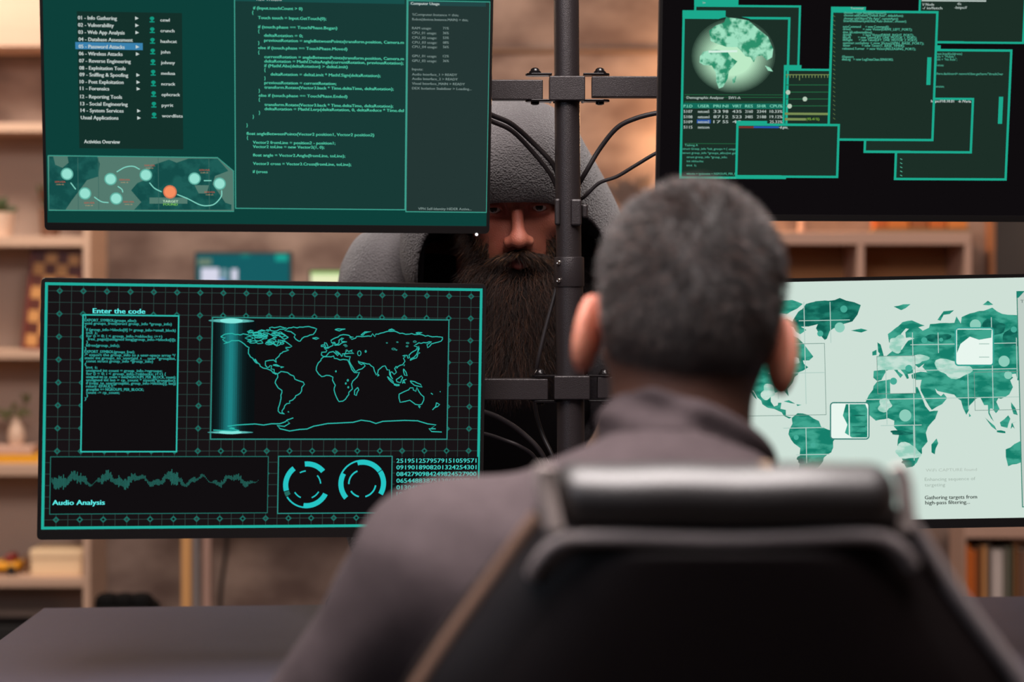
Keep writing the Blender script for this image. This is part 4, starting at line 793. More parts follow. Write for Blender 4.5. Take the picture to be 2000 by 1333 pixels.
# ================================================================ people
f32 = np.float32
def head_sdf(p, sc=1.0, jaw=1.0):
    """a head in its own space: x to its side, +y where it looks, z up, origin between the ears (metres)"""
    p = p/sc
    q = p.copy(); q[:, 0] = np.abs(q[:, 0])
    d = ell(p, (0,-.010,.048), (.0755,.097,.088))
    d = smin(d, ell(p, (0,-.035,.010), (.066,.066,.062)), .03)
    d = smin(d, ell(p, (0,.030,-.045), (.058*jaw,.058,.066)), .03)
    d = smin(d, ell(p, (0,.064,-.098), (.028*jaw,.022,.020)), .03)
    d = smin(d, ell(q, (.046,.052,-.012), (.024,.026,.020)), .02)
    d = smin(d, cap(q, (0,.083,.030), (.036,.074,.031), .012, .010), .014)
    d = smax(d, -ell(q, (.032,.100,.010), (.019,.022,.014)), .012)
    d = smin(d, cap(p, (0,.086,.020), (0,.108,-.026), .0075, .0095), .012)
    d = smin(d, ell(p, (0,.111,-.031), (.0125,.0125,.0105)), .010)
    d = smin(d, ell(q, (.0145,.1005,-.035), (.0075,.011,.0080)), .008)
    d = smax(d, -ell(q, (.0072,.108,-.044), (.0040,.007,.0060)), .003)
    d = smin(d, ell(q, (.032,.0735,.009), (.0165,.0155,.0140)), .006)
    d = smax(d, -ell(q, (.032,.0900,.0085), (.0128,.012,.0036)), .0025)
    d = smin(d, cap(q, (0,.0925,-.060), (.020,.083,-.0625), .0062, .0028), .006)
    d = smin(d, cap(q, (0,.0925,-.0700), (.019,.083,-.0670), .0072, .0030), .006)
    d = smax(d, -cap(q, (0,.103,-.0650), (.021,.090,-.0652), .0022, .0012), .003)
    # ears
    E_ = rotm(rz=math.radians(28))@rotm(rx=math.radians(-8))
    e = ell(q, (.0825,-.014,.001), (.0062,.0190,.0320), E_)
    w = (q-np.array((.0825,-.014,.001), f32))@E_.astype(f32)
    rr = np.sqrt((w[:,1]/.0175)**2+(w[:,2]/.031)**2)
    helix = np.sqrt(((rr-.93)*.021)**2+(w[:,0]-.0035)**2)-.0042
    e = smin(e, helix, .004); e = smax(e, -ell(w, (.008,.003,-.002), (.0075,.009,.013)), .004)
    d = smin(d, e, .006)
    return d*sc
def warp(p, a, f, s=0):
    return a*(np.sin(p[:,0]*f+1.3*np.sin(p[:,2]*f*.7+s))*np.sin(p[:,2]*f*.8+1.1*np.sin(p[:,1]*f+s)+s))
def hand(p, wrist, dirv, up, side, curl=.3, sc=1.0):
    """palm, four bent fingers and a side thumb, as one distance field"""
    w = Vector(wrist); y = Vector(dirv).normalized(); z = (Vector(up)-y*Vector(up).dot(y)).normalized(); x = y.cross(z)*side
    def at(a, b, c): return tuple(w+x*a*sc+y*b*sc+z*c*sc)
    d = cap(p, at(0,-.02,0), at(0,.02,0), .024*sc, .026*sc)
    d = smin(d, cap(p, at(-.018,.045,0), at(.018,.045,0), .015*sc), .03); d = smin(d, cap(p, at(-.026,.082,0), at(.026,.082,.0), .0115*sc), .022)
    for i, (fx, L_) in enumerate(((-.030,.062),(-.010,.075),(.011,.072),(.031,.056))):
        a = at(fx, .086, .002); q1 = at(fx*1.15, .086+L_*.45, .004-curl*.02); q2 = at(fx*1.2, .086+L_*.75, -.004-curl*.055); q3 = at(fx*1.2, .086+L_*.92, -.012-curl*.085)
        d = smin(d, cap(p, a, q1, .0098*sc, .0088*sc), .006); d = smin(d, cap(p, q1, q2, .0088*sc, .008*sc), .003); d = smin(d, cap(p, q2, q3, .008*sc, .0066*sc), .003)
    a, q1, q2 = at(-.026,.020,-.004), at(-.052,.050,-.012), at(-.058,.082,-.018)
    d = smin(d, cap(p, a, q1, .0135*sc, .0105*sc), .012); return smin(d, cap(p, q1, q2, .0105*sc, .0085*sc), .004)
def tomat(loc, rx, ry, rz):
    return Matrix.Translation(loc)@Matrix.Rotation(rz, 4, 'Z')@Matrix.Rotation(ry, 4, 'Y')@Matrix.Rotation(rx, 4, 'X')
def inv_pts(p, M):
    R_ = np.array(M.to_3x3(), f32); return (p-np.array(M.translation, f32))@R_
def fwd_pts(p, M): return p@np.array(M.to_3x3()).T+np.array(M.translation)
def two_grids(f, lo, hi, h, cut, h2, lo2, hi2):
    """coarse body below the cut, fine head above it, welded into one surface object"""
    V1, F1 = nets(lambda p: np.maximum(f(p), p[:,2]-cut-.004), lo, hi, h)
    V2, F2 = nets(lambda p: np.maximum(f(p), cut-p[:,2]), lo2, hi2, h2)
    return np.concatenate([V1, V2]), np.concatenate([F1, F2+len(V1)])
skin = mat('skin', rgb(206,142,116), .5, noise=.12, nscale=14, bump=.5, bscale=700, sss=.25, col2=rgb(188,112,92))
lipm = mat('lip', rgb(176,96,90), .45, sss=.2)
skin2 = mat('ruddy_skin', rgb(178,108,86), .5, noise=.12, nscale=14, bump=.5, bscale=700, sss=.2, col2=rgb(160,84,68))
def vnormals(V, Fc):
    n = np.zeros_like(V); a = np.cross(V[Fc[:,1]]-V[Fc[:,0]], V[Fc[:,2]]-V[Fc[:,0]])
    for k in range(4): np.add.at(n, Fc[:,k], a)
    return n/np.maximum(np.linalg.norm(n, axis=1), 1e-12)[:, None]
def face_centres(V, Fc): return V[Fc].mean(1)

# ---------------------------------------------------------------- the seated man seen from behind
HM = tomat((.150, 1.600, 1.240), math.radians(-4), math.radians(6.5), math.radians(-3))
HS = 1.0
fm_ = empty('person', (.12, 1.5, 0), 'person with cropped dark hair and grey jacket, seated, seen from behind', 'person')
LS, RS = (-.060,1.515,1.045), (.295,1.60,.965)
LE, RE = (-.215,1.60,.83), (.40,1.74,.80)
LWr, RWr = (-.13,1.83,.805), (.30,1.93,.805)
def fbody(p, g=0.0):
    d = ell(p, (.122,1.50,.93), (.172+g,.112+g,.235+g))
    d = smin(d, ell(p, (.122,1.50,.72), (.155+g,.115+g,.17+g)), .06)
    d = smin(d, ell(p, (.122,1.50,.57), (.175+g,.14+g,.11+g)), .06)
    d = smin(d, cap(p, LS, LE, .060+g, .046+g), .05); d = smin(d, cap(p, LE, LWr, .044+g, .030+g), .02)
    d = smin(d, cap(p, RS, RE, .060+g, .046+g), .05); d = smin(d, cap(p, RE, RWr, .044+g, .030+g), .02)
    d = smin(d, cap(p, (.03,1.515,1.078), LS, .050+g, .060+g), .045); d = smin(d, cap(p, (.20,1.55,1.015), RS, .050+g, .058+g), .045)
    d = smin(d, cap(p, (.128,1.520,1.02), (.138,1.540,1.12), .074+g, .059+g*.3), .03)
    return d
def flegs(p, g=0.0):
    d = 9.
    for s in (-1, 1):
        hip = (.122+s*.085,1.52,.54); kn = (.122+s*.14,1.95,.53); an = (.122+s*.15,2.02,.10)
        e = cap(p, hip, kn, .078+g, .056+g); e = smin(e, cap(p, kn, an, .054+g, .036+g), .03); d = e if s < 0 else np.minimum(d, e)
    return d
def ffeet(p):
    d = None
    for s in (-1, 1):
        an = (.122+s*.15,2.02,.08); e = smin(cap(p, an, (an[0],2.03,.05), .036, .038), cap(p, (an[0],2.0,.036), (an[0],2.20,.030), .036, .030), .03); d = e if d is None else np.minimum(d, e)
    return d
NK = fwd_pts(np.array([[0,-.030,-.02],[0,-.026,-.05]]), HM)
def ffull(p):
    d = fbody(p); d = smin(d, cap(p, (.138,1.535,1.10), tuple(NK[0]), .061, .0595), .02)
    d = smin(d, head_sdf(inv_pts(p, HM), HS), .02)
    d = smin(d, flegs(p), .04); d = smin(d, hand(p, LWr, (.55,.8,-.05), (0,0,1), 1), .015); d = smin(d, hand(p, RWr, (-.5,.85,-.05), (0,0,1), -1), .015)
    return np.minimum(d, ffeet(p)) if True else d
V, Fc = two_grids(ffull, (-.30,1.34,-.01), (.52,2.26,1.15), .0085, 1.125, .0032, (.02,1.42,1.11), (.28,1.78,1.44))
BODY1 = (V, Fc)
# hair: a close cap over the skull with a soft fade at the neck, and short strands
def hairline(h):                                       # signed: >0 where hair grows (head space)
    x, y, z = h[:,0], h[:,1], h[:,2]
    back = z-(-.066+.30*np.abs(x)+.10*np.maximum(y+.05, 0)); side = .045-y+.35*np.maximum(z-.02, 0)+9*np.maximum(z-.075, 0)
    r_ear = np.sqrt(((y+.010)/.028)**2+((z+.002)/.042)**2)-1.0
    er = np.where(np.abs(x) > .055, r_ear*.03, 1.)
    return np.minimum(np.minimum(back, side), er)
def capf(p):
    h = inv_pts(p, HM)/HS; d = ell(h, (0,-.010,.048), (.0755,.097,.088)); d = smin(d, ell(h, (0,-.035,.010), (.066,.066,.062)), .03)
    hl = hairline(h); t = np.clip(hl/.05, 0, 1)
    return smax(d*HS-.0012-.0045*t, -(hl+.0)*.8, .004)
hairm = mat('cropped_hair', rgb(26,15,12), .55, noise=.4, nscale=26, bump=1, bscale=420, spec=.6)
hairl = mat('hair_strand', rgb(48,31,25), .36, spec=.7); hair3 = mat('hair_strand_sheen', rgb(104,80,72), .34, spec=.8)  # the palest strands carry the hair's sheen as colour
hb = inv_pts(face_centres(BODY1[0], BODY1[1]).astype(f32), HM)/HS; hv = hairline(hb)
stub = mat('stubbled_skin', rgb(126,80,60), .6, noise=.2, nscale=300); stub2 = mat('shaved_skin', rgb(78,49,38), .6, noise=.2, nscale=300)
onhead = (np.abs(hb[:,0]) < .0705) & (hb[:,2] > -.13) & (hb[:,2] < .16) & (hb[:,1] < .05)
nmesh('body', BODY1[0], BODY1[1], [skin, stub, stub2], fm_, fm=np.where(onhead & (hv > -.012), 2, np.where(onhead & (hv > -.030+rng.random(len(hv))*.012), 1, 0)))
Vh, Fh = nets(capf, (.02,1.44,1.14), (.28,1.74,1.43), .0034)
hr = nmesh('hair', Vh, Fh, hairm, fm_)
nh = vnormals(Vh, Fh); sel = rng.choice(len(Vh), 30000); loc = inv_pts(Vh[sel].astype(f32), HM)
keep = hairline(loc/HS) > rng.random(len(sel))*.03-.004; sel = sel[keep]; loc = loc[keep]
outw = (Vh[sel]-fwd_pts(np.array([[0,-.01,.03]]), HM)); ok = (nh[sel]*outw).sum(1) > 0; sel = sel[ok]; loc = loc[ok]
wh = np.array(fwd_pts(np.array([[.014,-.075,.105]]), HM))[0]          # the crown whorl
rad_ = Vh[sel]-wh; rad_ /= np.linalg.norm(rad_, axis=1)[:, None]; tw = np.cross(nh[sel], rad_)
clump = np.sin(Vh[sel]@np.array([90,60,75.]))[:,None]*.5
dirs = nh[sel]*.5+rad_*.6+tw*(.3+clump*1.4)+rng.normal(size=(len(sel), 3))*.10
len_ = .0030+.0065*np.clip((loc[:,2]+.01)/.09, 0, 1)
strands('hair_strands', Vh[sel]-nh[sel]*.001, dirs, len_, .00055, [hairm, hairl, hair3], hr, grav=.1, seg=3)
# jacket
jak = mat('grey_jersey', rgb(76,66,68), .9, noise=.12, nscale=60, bump=.7, bscale=900, spec=.2)
COL0 = np.array((.136,1.530,1.095)); COL1 = np.array((.150,1.560,1.170))
def collar_axes(p):
    ax = (COL1-COL0)/np.linalg.norm(COL1-COL0); q = p-COL0.astype(f32); t = q@ax.astype(f32); r_ = np.linalg.norm(q-t[:,None]*ax.astype(f32), axis=1)
    return q, t, r_
def collar(p):
    q, t, r_ = collar_axes(p); th = np.arctan2(q[:,1], q[:,0])
    fold = .0030*np.sin(t*120+1.5*np.sin(th*2)+.8*np.sin(th*3+1))+.0015*np.sin(t*230+th*3)
    flare = .020*np.clip(.02-t, 0, 1)*10
    return smax(np.abs(r_-.0710-fold-flare)-.0042, np.maximum(t-.091+.20*(p[:,0]-.13)+.10*(p[:,1]-1.5), -.034-t), .004)
def jacket(p):
    d = fbody(p, .012)+warp(p, .0045, 24)+warp(p, .0018, 55, 2.)
    q, t, r_ = collar_axes(p)
    hole = np.maximum(r_-.068, -(t-.01))
    d = smax(d, -hole, .006)
    d = np.maximum(d, .62-p[:,2])
    for w_, e_ in ((LWr, LE), (RWr, RE)):
        w_ = np.array(w_); e_ = np.array(e_); a_ = (w_-e_)/np.linalg.norm(w_-e_); tt = (p-w_.astype(f32))@a_.astype(f32); near = np.linalg.norm(p-w_.astype(f32), axis=1) < .12
        d = np.where(near, np.maximum(d, tt+.012), d)
    return d
V, Fc = nets(jacket, (-.31,1.34,.60), (.53,2.02,1.26), .0062)
jo = nmesh('jacket', V, Fc, jak, fm_)
V, Fc = nets(collar, (.03,1.42,1.05), (.25,1.66,1.25), .0034); nmesh('collar', V, Fc, jak, fm_)
V, Fc = nets(lambda p: np.maximum(np.minimum(smin(flegs(p, .012), ell(p, (.122,1.50,.57), (.19,.155,.125)), .05), 9), np.maximum(.12-p[:,2], p[:,2]-.66)), (-.15,1.3,.1), (.40,2.15,.70), .011)
nmesh('trousers', V, Fc, mat('dark_trousers', rgb(30,28,32), .9), fm_)
V, Fc = nets(lambda p: np.maximum(ffeet(p)-.007, np.maximum(p[:,2]-.11, .002-p[:,2])), (-.12,1.92,-.01), (.37,2.27,.13), .007)
nmesh('shoes', V, Fc, mat('black_shoe', rgb(20,18,18), .5), fm_)

# ---------------------------------------------------------------- the office chair
ch = empty('office_chair', (.14, 1.30, 0), 'black leather office chair back with padded headrest roll, in the foreground', 'chair')
lea = mat('black_leather', rgb(13,8,9), .36, noise=.1, nscale=30, bump=.35, bscale=420, spec=.55)
pip = mat('grey_piping', rgb(112,104,104), .5, bump=.5, bscale=600); rim = mat('rim_leather', rgb(15,9,10), .5, bump=.3, bscale=500, spec=.25); matte = mat('matte_leather', rgb(9,4,5), .6, bump=.3, bscale=500, spec=.12); litp = mat('warm_lit_piping', rgb(96,72,58), .5)
CD = 1.25
prof = [(1025,1040,1768),(1075,1000,1800),(1140,942,1842),(1200,900,1888),(1270,848,1940),(1333,800,1990),(1450,745,2045),(1600,712,2078),(1900,712,2078),(2150,760,2030)]   # back shell width by height
def shell_rows(off, y0, y1, th, inset, crown=.018, rows=prof):
    out = []
    for py, a, c in rows:
        z = P(0, py, CD).z; x0, x1 = P(a+inset, 0, CD+.045).x, P(c-inset, 0, CD+.045).x; xc, hw = (x0+x1)/2, (x1-x0)/2; ring = []
        n = 28
        for k in range(n):
            t = 2*PI*k/n; cx_, sx_ = math.cos(t), math.sin(t); e = .45
            ux = math.copysign(abs(cx_)**e, cx_); uy = math.copysign(abs(sx_)**e, sx_)
            x = xc+hw*ux; wing = .055*abs(ux)**3            # side bolsters curve forward round the sitter
            ring.append((x, CD+.03+off+uy*th+wing*.5-crown*(1-ux*ux)*0, z))
        out.append(ring)
    return out
def loft(b, rows, m=0, top=True):
    n = len(rows[0]); k0 = len(b.v); vs = [v for r_ in rows for v in r_]; fs = []
    for i in range(len(rows)-1):
        for k in range(n): fs.append((i*n+k, i*n+(k+1) % n, (i+1)*n+(k+1) % n, (i+1)*n+k))
    fs += [tuple(range(n))[::-1], tuple((len(rows)-1)*n+k for k in range(n))]; b.add(vs, fs, m)
def sub(o, lv=2):
    m = o.modifiers.new('s', 'SUBSURF'); m.levels = lv; m.render_levels = lv; return o
b = MB(); rws = [(995,1066,1738),(1008,1048,1758)]+prof
loft(b, shell_rows(0, 0, 0, .030, 0, rows=rws)); sub(b.build('backrest', rim, ch, smooth=True, solid=True), 1)
inner = [(1072,1130,1690),(1082,1105,1712),(1100,1082,1742),(1140,1052,1770),(1200,1010,1806),(1270,958,1850),(1333,914,1896),(1450,850,1945),(1600,810,1980),(1900,805,1985),(2120,850,1940)]
b = MB(); loft(b, shell_rows(-.012, 0, 0, .030, 0, rows=inner)); sub(b.build('back_panel', matte, ch, smooth=True, solid=True), 1)
def edge(px, py, dy): return P(px, py, CD+dy)
pp = [edge(x, y, d_+.004) for x, y, d_ in ((1040,1125,.010),(1054,1098,.005),(1082,1068,.002),(1130,1053,-.002),(1250,1052,-.005),(1400,1056,-.006),(1550,1052,-.005),(1680,1047,-.002),(1730,1056,.001),(1764,1080,.004),(1782,1106,.007))]
MB().tube(spline(pp, 8), .0056, 12).build('seam_piping', pip, ch, smooth=True)
MB().tube(spline([edge(x, y, .036) for x, y in ((1050,1012),(1020,1050),(985,1100),(935,1170),(885,1240),(838,1310),(800,1370),(742,1470))], 6), .0062, 10).build('edge_piping', litp, ch, smooth=True)  # left edge: warm light on the piping is put into its tan colour
MB().tube(spline([edge(x, y, .030) for x, y in ((1768,1012),(1800,1058),(1845,1128),(1892,1195),(1945,1265),(1995,1335),(2050,1450))], 6), .0062, 10).build('edge_piping', pip, ch, smooth=True)
# headrest roll
HD = CD+.025; zc = P(0, 968, HD).z; xa, xb = P(1072,0,HD).x, P(1752,0,HD).x; zh = 63/F*HD
rows = []
N = 26
for i in range(N+1):
    t = i/N; x = xa+(xb-xa)*t; e = min(t, 1-t)*(xb-xa); k = (1-max(0, 1-e/.014)**2.4)**.42 if e < .014 else 1.; ring = []
    for j in range(24):
        a = 2*PI*j/24; ca_, sa_ = math.cos(a), math.sin(a)
        yy = .034*math.copysign(abs(ca_)**.8, ca_); zz_ = zh*math.copysign(abs(sa_)**.85, sa_)
        ring.append((x, CD+.022+yy*max(k,.35)+.012*abs(2*t-1)**3, zc+zz_*max(k,.3)+.0006*math.sin(x*70)))
    rows.append(ring)
b = MB(); loft(b, rows); sub(b.build('headrest', mat('glossy_leather', rgb(15,9,10), .52, bump=.3, bscale=420, spec=.75, coat=.3), ch, smooth=True, solid=True), 1)
wing = mat('pale_wing', rgb(168,156,152), .55, bump=.6, bscale=300)
for pts_, w_ in ((((1058,912),(1054,935),(1058,965),(1066,1000),(1074,1035)), .0055), (((1748,912),(1760,940),(1764,975),(1768,1010),(1764,1036)), .0042)):
    for dx in (0, 12): MB().tube(spline([edge(x+(dx if x < 1400 else -dx+12), y, (-.014 if x < 1400 else .02)+dx*.0005) for x, y in pts_], 6), w_*(1 if dx else .75), 10).build('side_welt', wing, ch, smooth=True)
# seat, arms and base
bs = mat('black_nylon', rgb(24,22,23), .45)
MB().box((-.12,1.40,.38), (.38,1.80,.452)).build('seat', lea, ch, bevel=.03)
for sx in (-.16, .40):
    a_ = MB().tube(spline([(sx,1.38,.46),(sx,1.36,.56),(sx,1.40,.665)], 6), .014, 10).build('armrest_post', bs, ch, smooth=True)
    MB().box((sx-.032,1.36,.665), (sx+.032,1.58,.69)).build('armrest_pad', bs, a_, bevel=.01)
MB().tube([(.13,1.54,.08),(.13,1.54,.40)], .025, 16).build('gas_lift', bs, ch, smooth=True)
for k in range(5):
    a = 2*PI*k/5+.3; ex, ey = .13+.28*math.cos(a), 1.54+.28*math.sin(a)
    l_ = MB().tube([(.13,1.54,.11),(ex,ey,.075)], [.026,.016], 10).build('base_leg', bs, ch, smooth=True)
    MB().lathe([(.024,-.02),(.028,-.014),(.028,.014),(.024,.02)], (ex,ey,.0285), 16, ax=(math.cos(a+1),math.sin(a+1),0)).build('caster', bs, l_, smooth=True)

# ---------------------------------------------------------------- the bearded man in the hood, behind the pole
BM = tomat((.002, 2.785, 1.404), math.radians(-12), math.radians(2.5), PI+math.radians(3))
BS = 1.06
bp_ = empty('person', (-.05, 3.2, 0), 'bearded person in a grey hood, leaning in behind the pole', 'person')
SL, SR = (-.190,2.985,1.290), (.150,3.01,1.285)
EL, ER = (-.245,2.93,1.03), (.25,2.95,1.03)
WL_, WR_ = (-.17,2.80,.81), (.10,2.80,.81)
def bbody(p, g=0.0):
    d = cap(p, (-.015,3.02,1.20), (-.045,3.17,.98), .150+g, .145+g)
    d = smin(d, ell(p, (-.03,3.03,1.17), (.185+g,.12+g,.17+g)), .05); d = smin(d, ell(p, (-.075,3.22,.95), (.175+g,.125+g,.17+g)), .06)
    d = smin(d, cap(p, (-.03,2.99,1.30), SL, .062+g, .058+g), .05); d = smin(d, cap(p, (-.03,3.0,1.30), SR, .062+g, .058+g), .05)
    for a, c, e in ((SL, EL, WL_), (SR, ER, WR_)): d = smin(d, cap(p, a, c, .056+g, .043+g), .04); d = smin(d, cap(p, c, e, .042+g, .029+g), .02)
    return d
def blegs(p, g=0.):
    d = None
    for s in (-1, 1):
        e = smin(cap(p, (-.08+s*.085,3.25,.88), (-.08+s*.10,3.24,.48), .085+g, .058+g), cap(p, (-.08+s*.10,3.24,.48), (-.08+s*.11,3.32,.09), .055+g, .036+g), .03); d = e if d is None else np.minimum(d, e)
    return d
def bfeet(p):
    d = None
    for s in (-1, 1): e = cap(p, (-.08+s*.11,3.34,.036), (-.08+s*.12,3.14,.030), .036, .030); d = e if d is None else np.minimum(d, e)
    return d
NB0 = fwd_pts(np.array([[0,-.03,-.03]]), BM)[0]
def bfull(p):
    d = bbody(p); d = smin(d, cap(p, (-.02,2.98,1.27), tuple(NB0), .066, .060), .04); d = smin(d, head_sdf(inv_pts(p, BM), BS), .015)
    d = smin(d, blegs(p), .04); d = smin(d, bfeet(p), .03)
    d = smin(d, hand(p, WL_, (.2,-.97,-.12), (0,0,1), -1), .015); return smin(d, hand(p, WR_, (-.1,-.98,-.12), (0,0,1), 1), .015)
V1, F1 = nets(lambda p: np.maximum(bfull(p), 2.90-p[:,1]-.003+0*p[:,0])*1.0, (-.36,2.86,-.01), (.34,3.46,1.42), .010)
V1b, F1b = nets(lambda p: np.maximum(bfull(p), np.maximum(p[:,1]-2.90, p[:,2]-1.10)), (-.34,2.60,.74), (.32,2.92,1.12), .0065)
V2, F2 = nets(lambda p: np.maximum(bfull(p), np.maximum(p[:,1]-2.90, 1.10-p[:,2])), (-.34,2.62,1.09), (.32,2.92,1.56), .0034)
hl_ = BM@Vector((0,0,0))
V = np.concatenate([V1, V1b, V2]); Fc = np.concatenate([F1, F1b+len(V1), F2+len(V1)+len(V1b)])
fc = inv_pts(face_centres(V, Fc).astype(f32), BM)/BS
lip = (((fc[:,0]/.021)**2+((fc[:,2]+.0655)/.0125)**2) < 1) & (fc[:,1] > .078)
nmesh('body', V, Fc, [skin2, lipm], bp_, fm=lip.astype(int))
# a finer face patch is not needed: eyes with iris and pupil
eyew = mat('eye_white', rgb(205,190,180), .25); iris = mat('iris_brown', rgb(40,24,16), .2); pup = mat('pupil', rgb(6,5,5), .1)
for sx in (-1, 1):
    c_ = Vector(fwd_pts(np.array([[sx*.032*BS, .0745*BS, .0085*BS]]), BM)[0]); g_ = (Vector((0,0,CH))-c_).normalized()
    b = MB(); R_ = .0122*BS; prof_ = [(R_*math.sin(t), R_*math.cos(t)) for t in np.linspace(.02, PI-.02, 22)]
    prof_.reverse(); b.lathe(prof_, c_, 28, 0, ax=g_); n0 = len(b.f)
    for i, f_ in enumerate(b.f):
        m_ = sum((Vector(b.v[j])-c_ for j in f_), Vector())/len(f_); an = m_.angle(g_) if m_.length > 0 else 0
        b.m[i] = 2 if an < .22 else 1 if an < .52 else 0
    b.build('eyeball', [eyew, iris, pup], bp_, smooth=True, solid=True)
# eyebrows
def headpts(a): return fwd_pts(np.array(a)*BS, BM)
n = 260; sd = rng.choice([-1, 1], n); t = rng.random(n); br = np.stack([sd*(.012+.040*t), .088-.018*t, .034+.004*np.sin(t*3)+rng.normal(size=n)*.0022], 1)
dv = np.stack([sd*.9, .25*np.ones(n), .25-.5*t], 1); Rb = np.array(BM.to_3x3())
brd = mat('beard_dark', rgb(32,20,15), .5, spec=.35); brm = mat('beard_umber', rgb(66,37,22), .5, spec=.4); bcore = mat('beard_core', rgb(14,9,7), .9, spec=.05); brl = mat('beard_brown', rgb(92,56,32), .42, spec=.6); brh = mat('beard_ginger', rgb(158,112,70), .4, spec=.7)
strands('eyebrows', headpts(br), dv@Rb.T, .009, .00035, brd, bp_, seg=3)
# beard: dark core volume with thousands of strands over it
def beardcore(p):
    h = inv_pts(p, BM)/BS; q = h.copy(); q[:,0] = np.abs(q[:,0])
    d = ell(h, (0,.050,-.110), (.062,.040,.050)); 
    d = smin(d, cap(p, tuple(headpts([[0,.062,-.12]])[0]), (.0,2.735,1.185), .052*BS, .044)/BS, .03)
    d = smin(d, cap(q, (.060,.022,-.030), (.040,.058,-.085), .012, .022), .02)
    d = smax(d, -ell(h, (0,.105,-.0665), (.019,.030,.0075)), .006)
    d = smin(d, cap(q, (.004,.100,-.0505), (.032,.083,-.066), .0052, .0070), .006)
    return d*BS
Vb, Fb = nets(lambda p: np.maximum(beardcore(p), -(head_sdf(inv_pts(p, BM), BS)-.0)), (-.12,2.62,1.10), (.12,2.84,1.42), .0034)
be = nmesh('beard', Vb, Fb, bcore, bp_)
nb = vnormals(Vb, Fb); fr_ = np.where((nb[:,1] < .45))[0]; sel = rng.choice(fr_, 19000); P0 = Vb[sel]; hl2 = inv_pts(P0.astype(f32), BM)/BS
dn = np.stack([P0[:,0]*1.6, -.18+0*P0[:,0], -1+0*P0[:,0]], 1); cheek = np.clip((hl2[:,2]+.095)/.05, 0, 1)
side = np.sign(P0[:,0]-.002)[:,None]*np.array([[1., 0, 0]])
dirs = nb[sel]*.35+dn*.9+side*cheek[:,None]*.75+rng.normal(size=P0.shape)*.22
ln = .030+.020*rng.random(len(sel)); ln[hl2[:,2] > -.066] *= .55
strands('beard_strands', P0-nb[sel]*.002, dirs, ln, .00030, [brd, brm, brl], be, grav=.4, curl=.5, seg=5)
# thin stubble where the beard climbs the cheeks
n = 2600; a = rng.uniform(-1, 1, n); z_ = rng.uniform(-.062, -.028, n)
hp = np.stack([np.sign(a)*(.040+.030*rng.random(n)), .03+0*a, z_], 1)
for _ in range(30):                                    # walk outwards to the skin
    dd = head_sdf(hp.astype(f32), 1.0); hp[:,1] -= np.clip(dd, -.01, .01)*.9
ok = (np.abs(head_sdf(hp.astype(f32), 1.0)) < .002) & (hp[:,1] > .0) & (rng.random(n) < np.clip((-.030-hp[:,2])/.028+ (np.abs(hp[:,0])-.05)*18, .03, 1))
hp = hp[ok]; dv = np.stack([np.sign(hp[:,0])*.5, .35+0*hp[:,0], -.9+0*hp[:,0]], 1)+rng.normal(size=hp.shape)*.25
for q_ in (hp[:,0] < 0, hp[:,0] >= 0): strands('cheek_beard', headpts(hp[q_]), dv[q_]@Rb.T, .014, .00030, [brd, brl, brh], be, grav=.3, curl=.15, seg=4)
n = 1500; a = rng.uniform(-1, 1, n)                     # moustache swept outwards over the lip
hp = np.stack([a*.034, .110-.024*np.abs(a)**1.5, -.049-.012*np.abs(a)+rng.normal(size=n)*.0022], 1)
dv = np.stack([a*1.5+np.sign(a)*.55, .15+0*a, -.42-.5*np.abs(a)], 1)+rng.normal(size=hp.shape)*.2
strands('moustache', headpts(hp), dv@Rb.T, .007+.012*np.abs(a), .00030, [brd, brl, brh], be, grav=.35, curl=.3, seg=4)
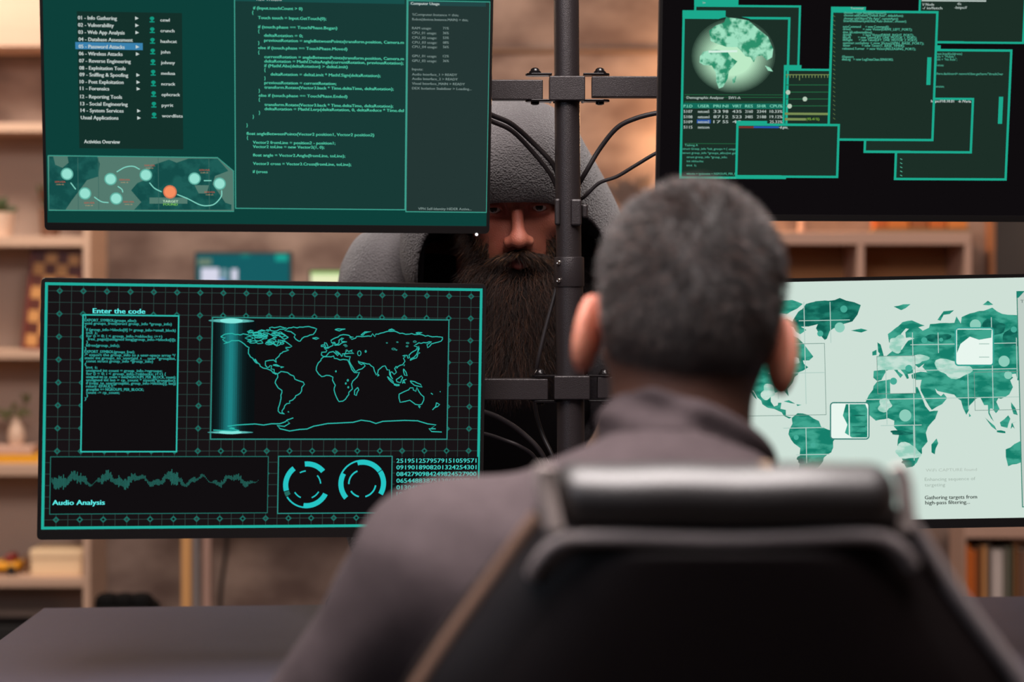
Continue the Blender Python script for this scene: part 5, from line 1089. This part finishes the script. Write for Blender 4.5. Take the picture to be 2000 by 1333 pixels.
# clothes
shirt = mat('black_shirt', rgb(16,13,14), .85); hood = mat('grey_marl_fleece', rgb(80,76,77), .9, noise=.12, nscale=240, bump=1.5, bscale=430, sheen=.3, vor=True)
V, Fc = nets(lambda p: np.maximum(bbody(p, .007), np.maximum(.86-p[:,2], p[:,2]-1.33)), (-.36,2.70,.85), (.34,3.40,1.36), .011)
keepf = face_centres(V, Fc)[:,1] > 2.86; nmesh('shirt', V, Fc[keepf], shirt, bp_)
def bjacket(p):
    d = bbody(p, .019)+warp(p, .006, 22, .7)+warp(p, .002, 60)
    front = np.maximum(np.abs(p[:,0]+.015)-.125-.10*np.maximum(1.25-p[:,2], 0), p[:,1]-3.02)
    d = smax(d, -front, .012); d = np.maximum(d, .84-p[:,2])
    for w_, e_ in ((WL_, EL), (WR_, ER)):
        w_ = np.array(w_); e_ = np.array(e_); a_ = (w_-e_)/np.linalg.norm(w_-e_); tt = (p-w_.astype(f32))@a_.astype(f32); near = np.linalg.norm(p-w_.astype(f32), axis=1) < .11
        d = np.where(near, np.maximum(d, tt+.01), d)
    return d
V, Fc = nets(bjacket, (-.38,2.72,.80), (.36,3.46,1.42), .0068); nmesh('jacket', V, Fc, hood, bp_)
V, Fc = nets(lambda p: np.maximum(smin(blegs(p, .013), ell(p, (-.075,3.22,.90), (.19,.145,.12)), .05), np.maximum(.10-p[:,2], p[:,2]-.93)), (-.36,3.0,.08), (.24,3.46,.98), .011)
nmesh('trousers', V, Fc, mat('black_trousers', rgb(18,16,17), .9), bp_)
V, Fc = nets(lambda p: np.maximum(bfeet(p)-.008, .002-p[:,2]), (-.30,3.05,-.01), (.14,3.43,.13), .008); nmesh('shoes', V, Fc, mat('black_shoe', None), bp_)
def hoodf(p):
    def outer(g):
        d = ell(p, (.004,2.820,1.452), (.118-g,.171-g,.118-g)); d = smin(d, ell(p, (.0,2.872,1.345), (.176-g,.150-g,.165-g)), .05); return d
    w_ = warp(p, .003, 30, .4)
    d = np.maximum(outer(0)+w_, -(outer(.008)+w_))
    op = (np.abs((p[:,0]-.002)/.147)**3+np.abs((p[:,2]-1.2645-.02*(p[:,0]))/.137)**3)**(1/3.)-1
    op = np.maximum(op*.12, p[:,1]-2.86)
    seam = .0012*np.exp(-((p[:,2]-1.432+.15*(p[:,1]-2.7))/.0025)**2)
    return np.maximum(smax(d-seam*0, -op, .006), 1.215-p[:,2])
V, Fc = nets(hoodf, (-.20,2.61,1.20), (.20,3.04,1.585), .0034); ho = nmesh('hood', V, Fc, hood, bp_)
